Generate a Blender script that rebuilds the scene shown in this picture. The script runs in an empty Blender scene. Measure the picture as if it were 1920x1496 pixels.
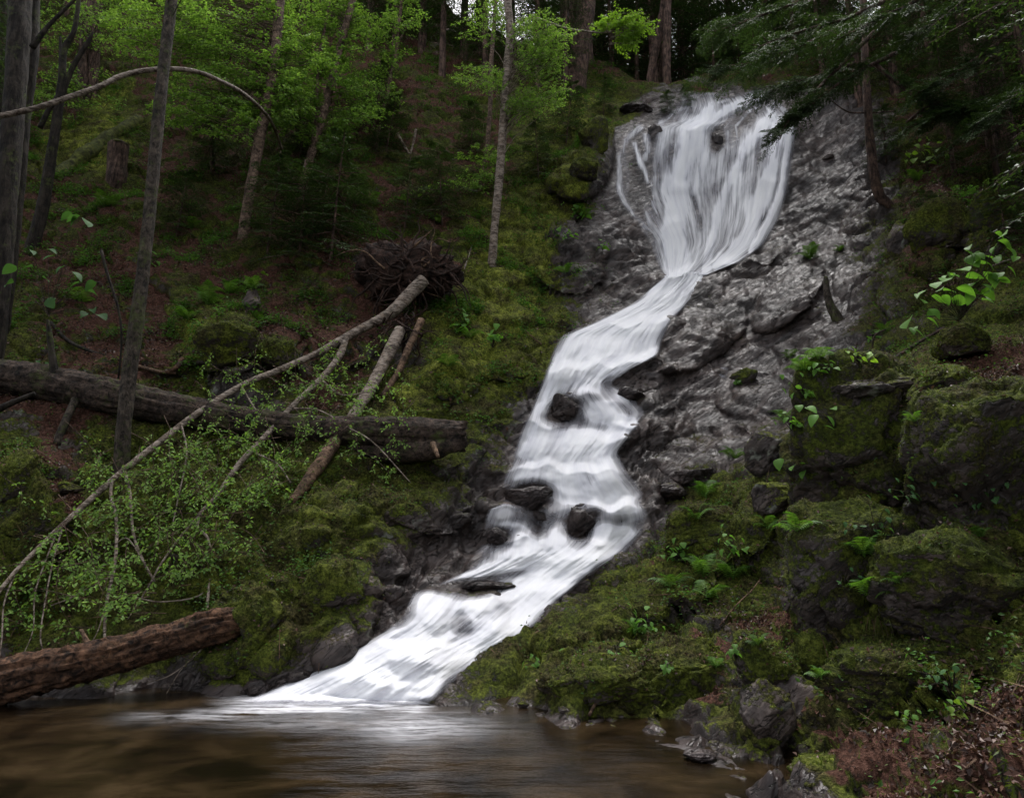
import bpy, math, random
import numpy as np
from mathutils import Vector, Matrix

S = bpy.context.scene
COL = S.collection
rng = np.random.default_rng(11)
random.seed(11)

# ------------------------------------------------------------------ camera
PITCH, FPX, CAMZ = math.radians(12.0), 1280.0, 1.6
cd = bpy.data.cameras.new('camera')
cd.sensor_width = 36.0
cd.lens = 24.0
cd.clip_start, cd.clip_end = 0.05, 600
cam = bpy.data.objects.new('camera', cd)
cam.location = (0, 0, CAMZ)
cam.rotation_euler = (math.radians(90) + PITCH, 0, 0)
COL.objects.link(cam)
S.camera = cam

# ------------------------------------------------------------------ sky and sun (overcast spring day)
SUN_EL, SUN_AZ = math.radians(64), math.radians(10)
W = bpy.data.worlds.new('World')
S.world = W
W.use_nodes = True
nt = W.node_tree
nt.nodes.clear()
sky = nt.nodes.new('ShaderNodeTexSky')
sky.sky_type = 'NISHITA'
sky.sun_disc = False
sky.sun_elevation = SUN_EL
sky.sun_rotation = SUN_AZ
sky.air_density = 1.0
sky.dust_density = 4.0
sky.ozone_density = 0.6
sky.altitude = 300
# cloud cover greys the blue of the sky
hs = nt.nodes.new('ShaderNodeHueSaturation')
hs.inputs['Saturation'].default_value = 0.22
bg = nt.nodes.new('ShaderNodeBackground')
bg.inputs['Strength'].default_value = 0.125
wo = nt.nodes.new('ShaderNodeOutputWorld')
nt.links.new(sky.outputs[0], hs.inputs['Color'])
nt.links.new(hs.outputs[0], bg.inputs['Color'])
nt.links.new(bg.outputs[0], wo.inputs['Surface'])

sd = bpy.data.lights.new('sun', 'SUN')
sd.energy = 1.35
sd.angle = math.radians(20)
sd.color = (1.0, 0.97, 0.95)
sun = bpy.data.objects.new('sun', sd)
sx, sy = math.sin(SUN_AZ), math.cos(SUN_AZ)
sdir = Vector((sx * math.cos(SUN_EL), sy * math.cos(SUN_EL), math.sin(SUN_EL)))
sun.rotation_euler = sdir.to_track_quat('Z', 'Y').to_euler()
sun.location = (0, 0, 60)
COL.objects.link(sun)

S.view_settings.view_transform = 'Standard'
S.view_settings.look = 'None'
S.view_settings.exposure = 1.74
S.view_settings.gamma = 1.0
S.view_settings.use_curve_mapping = False
S.render.engine = 'CYCLES'
S.cycles.use_denoising = True
S.cycles.max_bounces = 7
S.cycles.diffuse_bounces = 2
S.cycles.glossy_bounces = 2
S.cycles.transmission_bounces = 3
S.cycles.transparent_max_bounces = 12
S.cycles.use_adaptive_sampling = True
S.cycles.adaptive_threshold = 0.01
S.cycles.caustics_reflective = False
S.cycles.caustics_refractive = False

# ------------------------------------------------------------------ geometry of the view
CP, SP = math.cos(PITCH), math.sin(PITCH)


def ratios(px, py):
    px = np.asarray(px, float); py = np.asarray(py, float)
    up = (748 - py) / FPX
    yc = CP - up * SP
    zc = SP + up * CP
    return (px - 960) / FPX / yc, zc / yc, 1.0 / yc


def P(px, py, Y):
    """world point at distance Y (along the valley) on the sight line through a photo pixel"""
    a, b, _ = ratios(px, py)
    Y = np.asarray(Y, float)
    return np.stack([a * Y, Y + 0 * a, CAMZ + b * Y], -1)


def PV(px, py, Y):
    p = P(px, py, Y)
    return Vector((float(p[0]), float(p[1]), float(p[2])))


def pxsize(py, Y):
    return float(ratios(0, py)[2]) * Y / FPX


def Ylevel(py, z):
    _, b, _ = ratios(0, py)
    return (z - CAMZ) / b


def project(v):
    x, y, z = v[..., 0], v[..., 1], v[..., 2] - CAMZ
    d = y * CP + z * SP
    u = -y * SP + z * CP
    return 960 + FPX * x / d, 748 - FPX * u / d

# ------------------------------------------------------------------ noise
_pr = np.random.default_rng(3)
PERM = _pr.permutation(256).astype(np.int32)
PERM = np.concatenate([PERM, PERM, PERM])
GR = _pr.normal(size=(256, 3))
GR /= np.linalg.norm(GR, axis=1)[:, None]
RND = _pr.random((256, 3))


def pnoise(p):
    pi = np.floor(p).astype(np.int64)
    f = p - pi
    pi &= 255
    w = f * f * f * (f * (f * 6 - 15) + 10)
    out = 0
    for dx in (0, 1):
        wx = w[:, 0] if dx else 1 - w[:, 0]
        hx = PERM[(pi[:, 0] + dx) & 255]
        for dy in (0, 1):
            wy = w[:, 1] if dy else 1 - w[:, 1]
            hy = PERM[hx + ((pi[:, 1] + dy) & 255)]
            for dz in (0, 1):
                wz = w[:, 2] if dz else 1 - w[:, 2]
                h = PERM[hy + ((pi[:, 2] + dz) & 255)]
                g = GR[h]
                out = out + wx * wy * wz * (g[:, 0] * (f[:, 0] - dx) + g[:, 1] * (f[:, 1] - dy) + g[:, 2] * (f[:, 2] - dz))
    return out * 1.6


def fbm(p, o=4, lac=2.03, gain=0.5, ridged=False):
    a, s, out = 1.0, 0.0, 0
    for i in range(o):
        n = pnoise(p + 17.3 * i)
        if ridged:
            n = 1 - 2 * np.abs(n)
        out = out + a * n
        s += a
        p = p * lac
        a *= gain
    return out / s


def worley(p):
    pi = np.floor(p).astype(np.int64)
    f = p - pi
    f1 = np.full(len(p), 9.0); f2 = np.full(len(p), 9.0); idc = np.zeros(len(p), np.int64)
    for dx in (-1, 0, 1):
        for dy in (-1, 0, 1):
            for dz in (-1, 0, 1):
                h = PERM[PERM[PERM[(pi[:, 0] + dx) & 255] + ((pi[:, 1] + dy) & 255)] + ((pi[:, 2] + dz) & 255)]
                r = RND[h]
                d = np.sqrt((dx + r[:, 0] - f[:, 0]) ** 2 + (dy + r[:, 1] - f[:, 1]) ** 2 + (dz + r[:, 2] - f[:, 2]) ** 2)
                m = d < f1
                f2 = np.where(m, f1, np.minimum(f2, d))
                idc = np.where(m, h, idc)
                f1 = np.where(m, d, f1)
    return f1, f2, RND[idc, 0]


def sstep(a, b, x):
    t = np.clip((x - a) / (b - a), 0, 1)
    return t * t * (3 - 2 * t)


def segdist(px, py, pts):
    """distance of pixels to a polyline"""
    best = np.full(np.shape(px), 1e9)
    for (x0, y0), (x1, y1) in zip(pts[:-1], pts[1:]):
        dx, dy = x1 - x0, y1 - y0
        t = np.clip(((px - x0) * dx + (py - y0) * dy) / (dx * dx + dy * dy + 1e-9), 0, 1)
        best = np.minimum(best, np.hypot(px - x0 - t * dx, py - y0 - t * dy))
    return best

# ------------------------------------------------------------------ mesh helpers


def tag(o, label=None, cat=None, group=None, kind=None):
    if label: o['label'] = label
    if cat: o['category'] = cat
    if group: o['group'] = group
    if kind: o['kind'] = kind
    return o


def new_mesh(name, v, quads=None, tris=None, mat=None, smooth=True):
    v = np.asarray(v, np.float32)
    me = bpy.data.meshes.new(name)
    me.vertices.add(len(v))
    me.vertices.foreach_set('co', v.ravel())
    nq = 0 if quads is None else len(quads)
    n3 = 0 if tris is None else len(tris)
    idx = []
    if nq: idx.append(np.asarray(quads, np.int32).ravel())
    if n3: idx.append(np.asarray(tris, np.int32).ravel())
    idx = np.concatenate(idx) if idx else np.zeros(0, np.int32)
    me.loops.add(len(idx))
    me.loops.foreach_set('vertex_index', idx)
    me.polygons.add(nq + n3)
    st = np.concatenate([np.arange(nq) * 4, nq * 4 + np.arange(n3) * 3]).astype(np.int32)
    me.polygons.foreach_set('loop_start', st)
    me.polygons.foreach_set('use_smooth', np.full(nq + n3, smooth, bool))
    me.update(calc_edges=True)
    if mat: me.materials.append(mat)
    return me


def attr(me, name, arr, typ='FLOAT'):
    a = me.attributes.new(name, typ, 'POINT')
    if typ == 'FLOAT':
        a.data.foreach_set('value', np.asarray(arr, np.float32).ravel())
    else:
        a.data.foreach_set('vector', np.asarray(arr, np.float32).ravel())


def link(name, data, parent=None, loc=None):
    o = bpy.data.objects.new(name, data)
    COL.objects.link(o)
    if parent: o.parent = parent
    if loc is not None: o.location = loc
    return o


class MB:
    """collects pieces of one mesh"""
    def __init__(s):
        s.v = []; s.q = []; s.t = []; s.n = 0

    def add(s, v, q=None, t=None):
        v = np.asarray(v, float).reshape(-1, 3)
        if q is not None and len(q): s.q.append(np.asarray(q, np.int64) + s.n)
        if t is not None and len(t): s.t.append(np.asarray(t, np.int64) + s.n)
        s.v.append(v); s.n += len(v)

    def mesh(s, name, mat=None, smooth=True, origin=None):
        v = np.concatenate(s.v) if s.v else np.zeros((0, 3))
        if origin is not None: v = v - np.asarray(origin)
        return new_mesh(name, v, np.concatenate(s.q) if s.q else None, np.concatenate(s.t) if s.t else None, mat, smooth)

    def obj(s, name, mat, parent=None, smooth=True, origin=None):
        return link(name, s.mesh(name, mat, smooth, origin), parent)


def catmull(pts, n):
    pts = np.asarray(pts, float)
    m = len(pts)
    if m == 2:
        t = np.linspace(0, 1, n)[:, None]
        return pts[0] * (1 - t) + pts[1] * t
    pp = np.vstack([2 * pts[0] - pts[1], pts, 2 * pts[-1] - pts[-2]])
    u = np.linspace(0, m - 1 - 1e-9, n)
    i = u.astype(int); t = (u - i)[:, None]
    p0, p1, p2, p3 = pp[i], pp[i + 1], pp[i + 2], pp[i + 3]
    return 0.5 * ((2 * p1) + (-p0 + p2) * t + (2 * p0 - 5 * p1 + 4 * p2 - p3) * t * t + (-p0 + 3 * p1 - 3 * p2 + p3) * t ** 3)


def tube(mb, pts, rad, sides=8, n=None, rough=0.0, freq=3.0, cap=True, jag=0.0, flare=0.0, ridge=0.0, rf=3.0):
    """smooth tapered tube through world points; rad per point"""
    pts = np.asarray(pts, float)
    n = n or max(2, 4 * (len(pts) - 1))
    pr = np.column_stack([pts, np.asarray(rad, float)])
    c = catmull(pr, n)
    r = np.maximum(c[:, 3], 1e-4)
    c = c[:, :3]
    tg = np.gradient(c, axis=0)
    tg /= np.linalg.norm(tg, axis=1)[:, None] + 1e-12
    ref = np.array([0.0, 1.0, 0.0]) if abs(tg[0, 1]) < 0.9 else np.array([1.0, 0, 0])
    u = np.cross(tg, ref); u /= np.linalg.norm(u, axis=1)[:, None] + 1e-12
    w = np.cross(tg, u)
    a = np.linspace(0, 2 * np.pi, sides, endpoint=False)
    ring = c[:, None, :] + r[:, None, None] * (np.cos(a)[None, :, None] * u[:, None, :] + np.sin(a)[None, :, None] * w[:, None, :])
    if rough or flare or ridge:
        flat = ring.reshape(-1, 3)
        k = 1 + rough * fbm(flat * freq * np.array([1, 1, 0.35]) / max(r.mean(), 0.01) * 0.25, 3)
        if ridge:
            sl = np.concatenate([[0], np.cumsum(np.linalg.norm(np.diff(c, axis=0), axis=1))])
            aa = np.tile(a, n); ss = np.repeat(sl, sides)
            cy = np.column_stack([np.cos(aa) * rf, np.sin(aa) * rf, ss * 1.3 / max(r.mean() * 6, 0.3) + 7])
            k = k + ridge * (fbm(cy, 4, ridged=True) - 0.1)
        if flare:
            tt = np.repeat(np.linspace(0, 1, n), sides)
            k = k + flare * np.exp(-tt * n / 2.2) * (1 + 0.6 * np.sin(np.tile(a, n) * 3 + 1))
        cc = np.repeat(c, sides, 0)
        ring = (cc + (flat - cc) * k[:, None]).reshape(n, sides, 3)
    if jag:
        ring[-1] += tg[-1] * (np.random.default_rng(5).random(sides)[:, None] - 0.3) * jag
    v = ring.reshape(-1, 3)
    i = np.arange(n - 1)[:, None] * sides; j = np.arange(sides)[None, :]; j2 = (j + 1) % sides
    q = np.stack([i + j, i + j2, i + sides + j2, i + sides + j], -1).reshape(-1, 4)
    tr = None
    if cap:
        v = np.vstack([v, c[:1], c[-1:] - (tg[-1:] * jag * 0.6)])
        b0, b1 = n * sides, n * sides + 1
        jj = np.arange(sides); jn = (jj + 1) % sides
        tr = np.vstack([np.stack([jn, jj, np.full(sides, b0)], -1), np.stack([jj + (n - 1) * sides, jn + (n - 1) * sides, np.full(sides, b1)], -1)])
    mb.add(v, q, tr)
    return c, r


def pxtube(mb, pts, **k):
    """pts: (px, py, Y, width in photo pixels)"""
    w = [PV(p[0], p[1], p[2]) for p in pts]
    r = [0.5 * p[3] * pxsize(p[1], p[2]) for p in pts]
    return tube(mb, [tuple(x) for x in w], r, **k)

# ------------------------------------------------------------------ materials


class NT:
    def __init__(s, name, bump_only=False):
        s.m = bpy.data.materials.new(name); s.m.use_nodes = True
        s.t = s.m.node_tree; s.t.nodes.clear()
        s.out = s.n('OutputMaterial')

    def n(s, typ, **kw):
        nd = s.t.nodes.new('ShaderNode' + typ)
        for k, v in kw.items():
            if k.startswith('i_'):
                nd.inputs[k[2:].replace('_', ' ')].default_value = v
            else:
                setattr(nd, k, v)
        return nd

    def l(s, a, b):
        s.t.links.new(a, b)

    def noise(s, vec, scale, detail=4, rough=0.55, dist=0.0, out='Fac', lac=2.0):
        nd = s.n('TexNoise', i_Scale=scale, i_Detail=detail, i_Roughness=rough, i_Distortion=dist, i_Lacunarity=lac)
        if vec is not None: s.l(vec, nd.inputs['Vector'])
        return nd.outputs[out]

    def ramp(s, fac, stops, interp='LINEAR'):
        nd = s.n('ValToRGB'); nd.color_ramp.interpolation = interp
        e = nd.color_ramp.elements
        while len(e) < len(stops): e.new(0.5)
        for el, (p, c) in zip(e, stops):
            el.position = p
            el.color = (c, c, c, 1) if isinstance(c, (int, float)) else tuple(c) + (1,)
        s.l(fac, nd.inputs[0])
        return nd.outputs[0]

    def math(s, op, a, b=None, clamp=False):
        nd = s.n('Math', operation=op, use_clamp=clamp)
        for i, x in enumerate((a, b)):
            if x is None: continue
            if isinstance(x, (int, float)): nd.inputs[i].default_value = x
            else: s.l(x, nd.inputs[i])
        return nd.outputs[0]

    def mix(s, fac, a, b, mode='MIX'):
        nd = s.n('Mix', data_type='RGBA', blend_type=mode)
        for k, x in ((0, fac), (6, a), (7, b)):
            if isinstance(x, (int, float)) and k == 0: nd.inputs[k].default_value = x
            elif isinstance(x, (tuple, list)): nd.inputs[k].default_value = tuple(x) + (1,)
            elif isinstance(x, (int, float)): nd.inputs[k].default_value = (x, x, x, 1)
            else: s.l(x, nd.inputs[k])
        return nd.outputs[2]

    def at(s, name, out='Fac'):
        return s.n('Attribute', attribute_name=name).outputs[out]

    def bump(s, h, strength=0.5, dist=0.02, normal=None):
        nd = s.n('Bump', i_Strength=strength, i_Distance=dist)
        s.l(h, nd.inputs['Height'])
        if normal is not None: s.l(normal, nd.inputs['Normal'])
        return nd.outputs[0]

    def pos(s):
        return s.n('NewGeometry').outputs['Position']

    def mapping(s, vec, scale=(1, 1, 1), rot=(0, 0, 0)):
        nd = s.n('Mapping'); nd.inputs['Scale'].default_value = scale; nd.inputs['Rotation'].default_value = rot
        s.l(vec, nd.inputs['Vector'])
        return nd.outputs[0]

    def bsdf(s, color, rough=0.6, normal=None, spec=0.5, **kw):
        nd = s.n('BsdfPrincipled')
        for k, x in (('Base Color', color), ('Roughness', rough), ('Specular IOR Level', spec)):
            if isinstance(x, (tuple, list)): nd.inputs[k].default_value = tuple(x) + (1,)
            elif isinstance(x, (int, float)): nd.inputs[k].default_value = x
            else: s.l(x, nd.inputs[k])
        if normal is not None: s.l(normal, nd.inputs['Normal'])
        return nd

    def done(s, sh):
        s.l(sh, s.out.inputs['Surface'])
        return s.m


def mat_ground(name, use_attr=True, moss=0.5, wet=0.0, litter=0.0, light=1.0):
    """rock, moss, soil and leaf litter; the mix is carried by the mesh (terrain) or fixed (boulders)"""
    t = NT(name)
    pos = t.pos()
    nrm = t.n('NewGeometry').outputs['Normal']
    sep = t.n('SeparateXYZ'); t.l(nrm, sep.inputs[0])
    nz = sep.outputs['Z']
    nA = t.noise(pos, 1.3, 6, 0.6)
    nB = t.noise(pos, 7.0, 6, 0.65)
    nC = t.noise(pos, 28.0, 5, 0.6)
    fol = t.mapping(t.mapping(pos, (1, 1, 1), (0, 0.62, 0)), (0.42, 1.0, 1.9))
    nF = t.noise(fol, 4.2, 6, 0.58, 0.5)
    nV = t.noise(fol, 3.6, 6, 0.62, 0.9)
    # rock
    rock = t.ramp(nF, [(0.28, (0.052, 0.047, 0.046)), (0.44, (0.080, 0.072, 0.071)), (0.58, (0.120, 0.108, 0.105)), (0.76, (0.19, 0.168, 0.158))])
    rock = t.mix(t.ramp(nA, [(0.4, 0.0), (0.62, 0.55)]), rock, t.mix(1.0, rock, (1.0, 0.86, 0.74), 'MULTIPLY'))
    rock = t.mix(1.0, rock, t.ramp(t.noise(t.mapping(t.mapping(pos, (1, 1, 1), (0, 0.62, 0)), (0.5, 1, 1.4)), 1.1, 5, 0.6, 0.7), [(0.36, 0.42), (0.50, 0.95), (0.66, 1.35)]), 'MULTIPLY')
    vein = t.ramp(nV, [(0.482, 0.0), (0.5, 1.0), (0.518, 0.0)])
    rock = t.mix(t.math('MULTIPLY', vein, 0.85), rock, (0.03, 0.028, 0.028))
    rock = t.mix(1.0, rock, (0.80, 0.72, 0.675), 'MULTIPLY')
    # lichen
    li = t.noise(pos, 4.2, 3, 0.5, 0.4)
    lich = t.math('MULTIPLY', t.ramp(li, [(0.60, 0.0), (0.64, 1.0)]), t.ramp(nB, [(0.42, 0.0), (0.55, 1.0)]))
    if use_attr:
        aw = t.at('wet'); am = t.at('moss'); al = t.at('litter'); ab = t.at('bright')
    else:
        vals = []
        for x in (wet, moss, litter, 0.3 * light):
            vn = t.n('Value'); vn.outputs[0].default_value = x; vals.append(vn.outputs[0])
        aw, am, al, ab = vals
    dry = t.math('SUBTRACT', 1.0, aw, True)
    rock = t.mix(t.math('MULTIPLY', t.math('MULTIPLY', lich, dry), 0.8), rock, (0.30, 0.33, 0.27))
    rock = t.mix(t.math('MULTIPLY', aw, 0.66, True), rock, t.mix(1.0, rock, (0.42, 0.40, 0.42), 'MULTIPLY'))
    # moss
    ms = t.ramp(nB, [(0.25, (0.014, 0.018, 0.005)), (0.46, (0.040, 0.052, 0.009)), (0.62, (0.078, 0.096, 0.014)), (0.8, (0.125, 0.138, 0.022))])
    ms2 = t.ramp(nB, [(0.25, (0.022, 0.028, 0.007)), (0.44, (0.12, 0.14, 0.020)), (0.60, (0.24, 0.265, 0.040)), (0.80, (0.31, 0.33, 0.07))])
    ms = t.mix(t.math('MULTIPLY', ab, t.ramp(nA, [(0.4, 0.25), (0.6, 1.0)])), ms, ms2)
    ms = t.mix(t.ramp(t.noise(pos, 2.3, 5, 0.65), [(0.46, 0.0), (0.62, 0.8)]), ms, t.mix(1.0, t.ramp(nC, [(0.35, 0.35), (0.65, 1.3)]), (0.055, 0.042, 0.020), 'MULTIPLY'))
    ms = t.mix(1.0, ms, t.ramp(nC, [(0.36, 0.45), (0.62, 1.25)]), 'MULTIPLY')
    # litter
    lit = t.ramp(t.noise(pos, 22, 3, 0.7), [(0.3, (0.020, 0.011, 0.008)), (0.5, (0.065, 0.030, 0.020)), (0.7, (0.15, 0.075, 0.055))])
    # masks broken by noise and slope
    mm = t.math('ADD', am, t.math('MULTIPLY', t.math('SUBTRACT', nA, 0.5), 1.1))
    mm = t.math('ADD', mm, t.math('MULTIPLY', t.math('SUBTRACT', nB, 0.5), 0.8))
    mm = t.math('ADD', mm, t.math('MULTIPLY', t.math('SUBTRACT', nC, 0.5), 0.5))
    mm = t.math('ADD', mm, t.math('MULTIPLY', t.math('SUBTRACT', nz, 0.30), 0.40))
    mm = t.ramp(mm, [(0.40, 0.0), (0.58, 1.0)])
    ll = t.math('ADD', al, t.math('MULTIPLY', t.math('SUBTRACT', nA, 0.5), 1.6))
    ll = t.math('ADD', ll, t.math('MULTIPLY', t.math('SUBTRACT', nz, 0.5), 0.4))
    ll = t.ramp(ll, [(0.46, 0.0), (0.56, 1.0)])
    col = t.mix(mm, rock, ms)
    col = t.mix(ll, col, lit)
    # bump
    soft = t.math('MAXIMUM', mm, ll)
    h = t.math('ADD', t.math('MULTIPLY', nF, 1.2), t.math('MULTIPLY', nC, 0.10))
    h = t.math('SUBTRACT', h, t.math('MULTIPLY', vein, 0.5))
    hm = t.math('ADD', t.noise(pos, 60, 3, 0.7), t.math('MULTIPLY', nC, 1.0))
    hh = t.n('Mix', data_type='FLOAT'); t.l(soft, hh.inputs[0]); t.l(h, hh.inputs[2]); t.l(hm, hh.inputs[3])
    bn = t.bump(hh.outputs[0], 1.0, 0.042)
    rr = t.ramp(nB, [(0.42, 0.30), (0.60, 0.62)])
    rw = t.mix(t.math('MULTIPLY', dry, 0.8), rr, 0.75)
    rough = t.mix(soft, rw, 0.9)
    sp = t.mix(soft, t.mix(aw, 0.2, 0.24), 0.10)
    b = t.bsdf(col, rough, bn, sp)
    return t.done(b.outputs[0])


def mat_bark(name, c0, c1, scale=9, vert=0.25, moss=0.25, lent=0.0, rough=0.85, white=None):
    t = NT(name)
    co = t.n('TexCoord').outputs['Object']
    pos = t.pos()
    m = t.mapping(pos, (1, 1, vert))
    n1 = t.noise(m, scale * 1.4, 6, 0.7, 0.6)
    n2 = t.noise(pos, 2.2, 4, 0.6)
    n3 = t.noise(pos, 14, 4, 0.6)
    c = t.ramp(n1, [(0.38, c0), (0.60, c1)])
    c = t.mix(1.0, c, t.ramp(t.noise(pos, 5.0, 4, 0.65), [(0.36, 0.45), (0.64, 1.5)]), 'MULTIPLY')
    c = t.mix(t.ramp(n2, [(0.45, 0.0), (0.62, 0.5)]), c, t.mix(1.0, c, (0.7, 0.72, 0.6), 'MULTIPLY'))
    if white:
        c = t.mix(t.ramp(t.noise(t.mapping(pos, (1, 1, 2.5)), 5, 4, 0.7), [(0.44, 0.0), (0.56, 0.85)]), c, white)
    if lent:
        c = t.mix(t.ramp(t.noise(t.mapping(pos, (1, 1, 7)), 7, 3, 0.6), [(0.56, 0.0), (0.62, lent)]), c, (0.03, 0.022, 0.018))
    mo = t.ramp(t.math('ADD', t.math('MULTIPLY', n2, 0.6), t.math('MULTIPLY', n3, 0.4)), [(0.62 - moss * 0.3, 0.0), (0.70 - moss * 0.2, 0.8)])
    if moss > 0: c = t.mix(mo, c, (0.06, 0.075, 0.02))
    b = t.bsdf(c, rough, t.bump(n1, 1.0, 0.06), 0.2)
    return t.done(b.outputs[0])


def mat_leaf(name, cols, trans=0.45, rough=0.55, spec=0.2):
    t = NT(name)
    r = t.n('NewGeometry').outputs['Random Per Island']
    c = t.ramp(r, [(i / (len(cols) - 1), x) for i, x in enumerate(cols)])
    cl = t.ramp(t.noise(t.pos(), 0.9, 3), [(0.35, 0.70), (0.65, 1.15)])
    c = t.mix(1.0, c, cl, 'MULTIPLY')
    b = t.bsdf(c, rough, None, spec)
    tr = t.n('BsdfTranslucent')
    t.l(t.mix(1.0, c, (1.25, 1.35, 0.55), 'MULTIPLY'), tr.inputs['Color'])
    mx = t.n('MixShader', i_Fac=trans)
    t.l(b.outputs[0], mx.inputs[1]); t.l(tr.outputs[0], mx.inputs[2])
    return t.done(mx.outputs[0])


def mat_flow(name):
    """long-exposure white water: silky streaks along the flow, thin at the edges"""
    t = NT(name)
    fl = t.at('flow', 'Vector')
    dens = t.at('dens')
    s1 = t.noise(t.mapping(fl, (8, 0.42, 1)), 1.0, 5, 0.6, 0.15)
    s2 = t.noise(t.mapping(fl, (28, 0.6, 1)), 1.0, 4, 0.6, 0.1)
    s3 = t.noise(t.mapping(fl, (2.6, 0.45, 1)), 1.0, 3, 0.5, 0.4)
    st = t.math('ADD', t.math('ADD', t.math('MULTIPLY', s1, 0.40), t.math('MULTIPLY', s2, 0.22)), t.math('MULTIPLY', s3, 0.38))
    sr = t.at('strand')
    k = t.math('ADD', 1.0, t.math('MULTIPLY', t.math('SUBTRACT', st, 0.5), t.math('ADD', 4.5, t.math('MULTIPLY', sr, 3.5))))
    a = t.math('MULTIPLY', t.math('MULTIPLY', dens, 0.95), k)
    a = t.math('ADD', a, t.math('MULTIPLY', t.math('MAXIMUM', t.math('SUBTRACT', dens, 0.60), 0.0), t.math('SUBTRACT', 2.4, t.math('MULTIPLY', sr, 1.5))))
    a = t.math('MULTIPLY', a, 1.0, True)
    cs = t.math('ADD', t.math('ADD', t.math('MULTIPLY', s1, 0.42), t.math('MULTIPLY', s2, 0.20)), t.math('MULTIPLY', s3, 0.38))
    cs = t.math('ADD', cs, t.math('MULTIPLY', t.math('SUBTRACT', dens, 0.85), 0.22))
    cs = t.math('SUBTRACT', cs, t.math('MULTIPLY', t.math('SUBTRACT', 0.52, s1), t.math('MULTIPLY', sr, 0.55)))
    col = t.ramp(cs, [(0.34, (0.58, 0.58, 0.64)), (0.47, (0.77, 0.77, 0.81)), (0.60, (0.87, 0.87, 0.89))], 'EASE')
    b = t.bsdf(col, 0.55, t.bump(st, 0.22, 0.05), 0.08)
    tr = t.n('BsdfTranslucent', i_Color=(0.85, 0.85, 0.9, 1))
    m1 = t.n('MixShader', i_Fac=0.22); t.l(b.outputs[0], m1.inputs[1]); t.l(tr.outputs[0], m1.inputs[2])
    tp = t.n('BsdfTransparent')
    m2 = t.n('MixShader'); t.l(a, m2.inputs[0]); t.l(tp.outputs[0], m2.inputs[1]); t.l(m1.outputs[0], m2.inputs[2])
    return t.done(m2.outputs[0])


def mat_pool(name):
    t = NT(name)
    pos = t.pos()
    foam = t.at('foam')
    st = t.noise(t.mapping(pos, (1.2, 6.5, 1), (0, 0, 0.12)), 1.6, 5, 0.6, 0.5)
    st2 = t.noise(t.mapping(pos, (3, 9, 1)), 3.0, 4, 0.65, 0.3)
    k = t.math('ADD', t.math('MULTIPLY', t.math('SUBTRACT', st, 0.5), 4.5), t.math('MULTIPLY', t.math('SUBTRACT', st2, 0.5), 1.8))
    a = t.math('MULTIPLY', foam, t.math('ADD', 0.85, k))
    a = t.math('ADD', a, t.math('MULTIPLY', t.math('MAXIMUM', t.math('SUBTRACT', foam, 0.6), 0.0), 1.6))
    a = t.math('MULTIPLY', a, 1.0, True)
    bed = t.noise(pos, 1.7, 5, 0.6, 0.6)
    bc = t.ramp(bed, [(0.34, (0.004, 0.0026, 0.0014)), (0.50, (0.014, 0.0088, 0.0042)), (0.68, (0.034, 0.022, 0.011))])
    h = t.math('ADD', t.math('MULTIPLY', st, 0.6), t.math('MULTIPLY', st2, 0.4))
    b = t.bsdf(bc, 0.13, t.bump(h, 0.30, 0.04), 0.08)
    w = t.bsdf((0.80, 0.80, 0.84), 0.6, None, 0.1)
    m = t.n('MixShader'); t.l(a, m.inputs[0]); t.l(b.outputs[0], m.inputs[1]); t.l(w.outputs[0], m.inputs[2])
    return t.done(m.outputs[0])

M = {}
M['ground'] = mat_ground('forest_ground')
M['boulder'] = mat_ground('mossy_boulder_rock', False, 0.80, 0.5, 0.0)
M['crag'] = mat_ground('dark_crag_rock', False, 0.66, 0.9, 0.06, 0.0)
M['wetrock'] = mat_ground('wet_dark_rock', False, 0.0, 1.6, 0.0)
M['greyrock'] = mat_ground('grey_lichen_rock', False, 0.34, 0.35, 0.0)
M['flow'] = mat_flow('white_water')
M['pool'] = mat_pool('pool_water')
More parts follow.
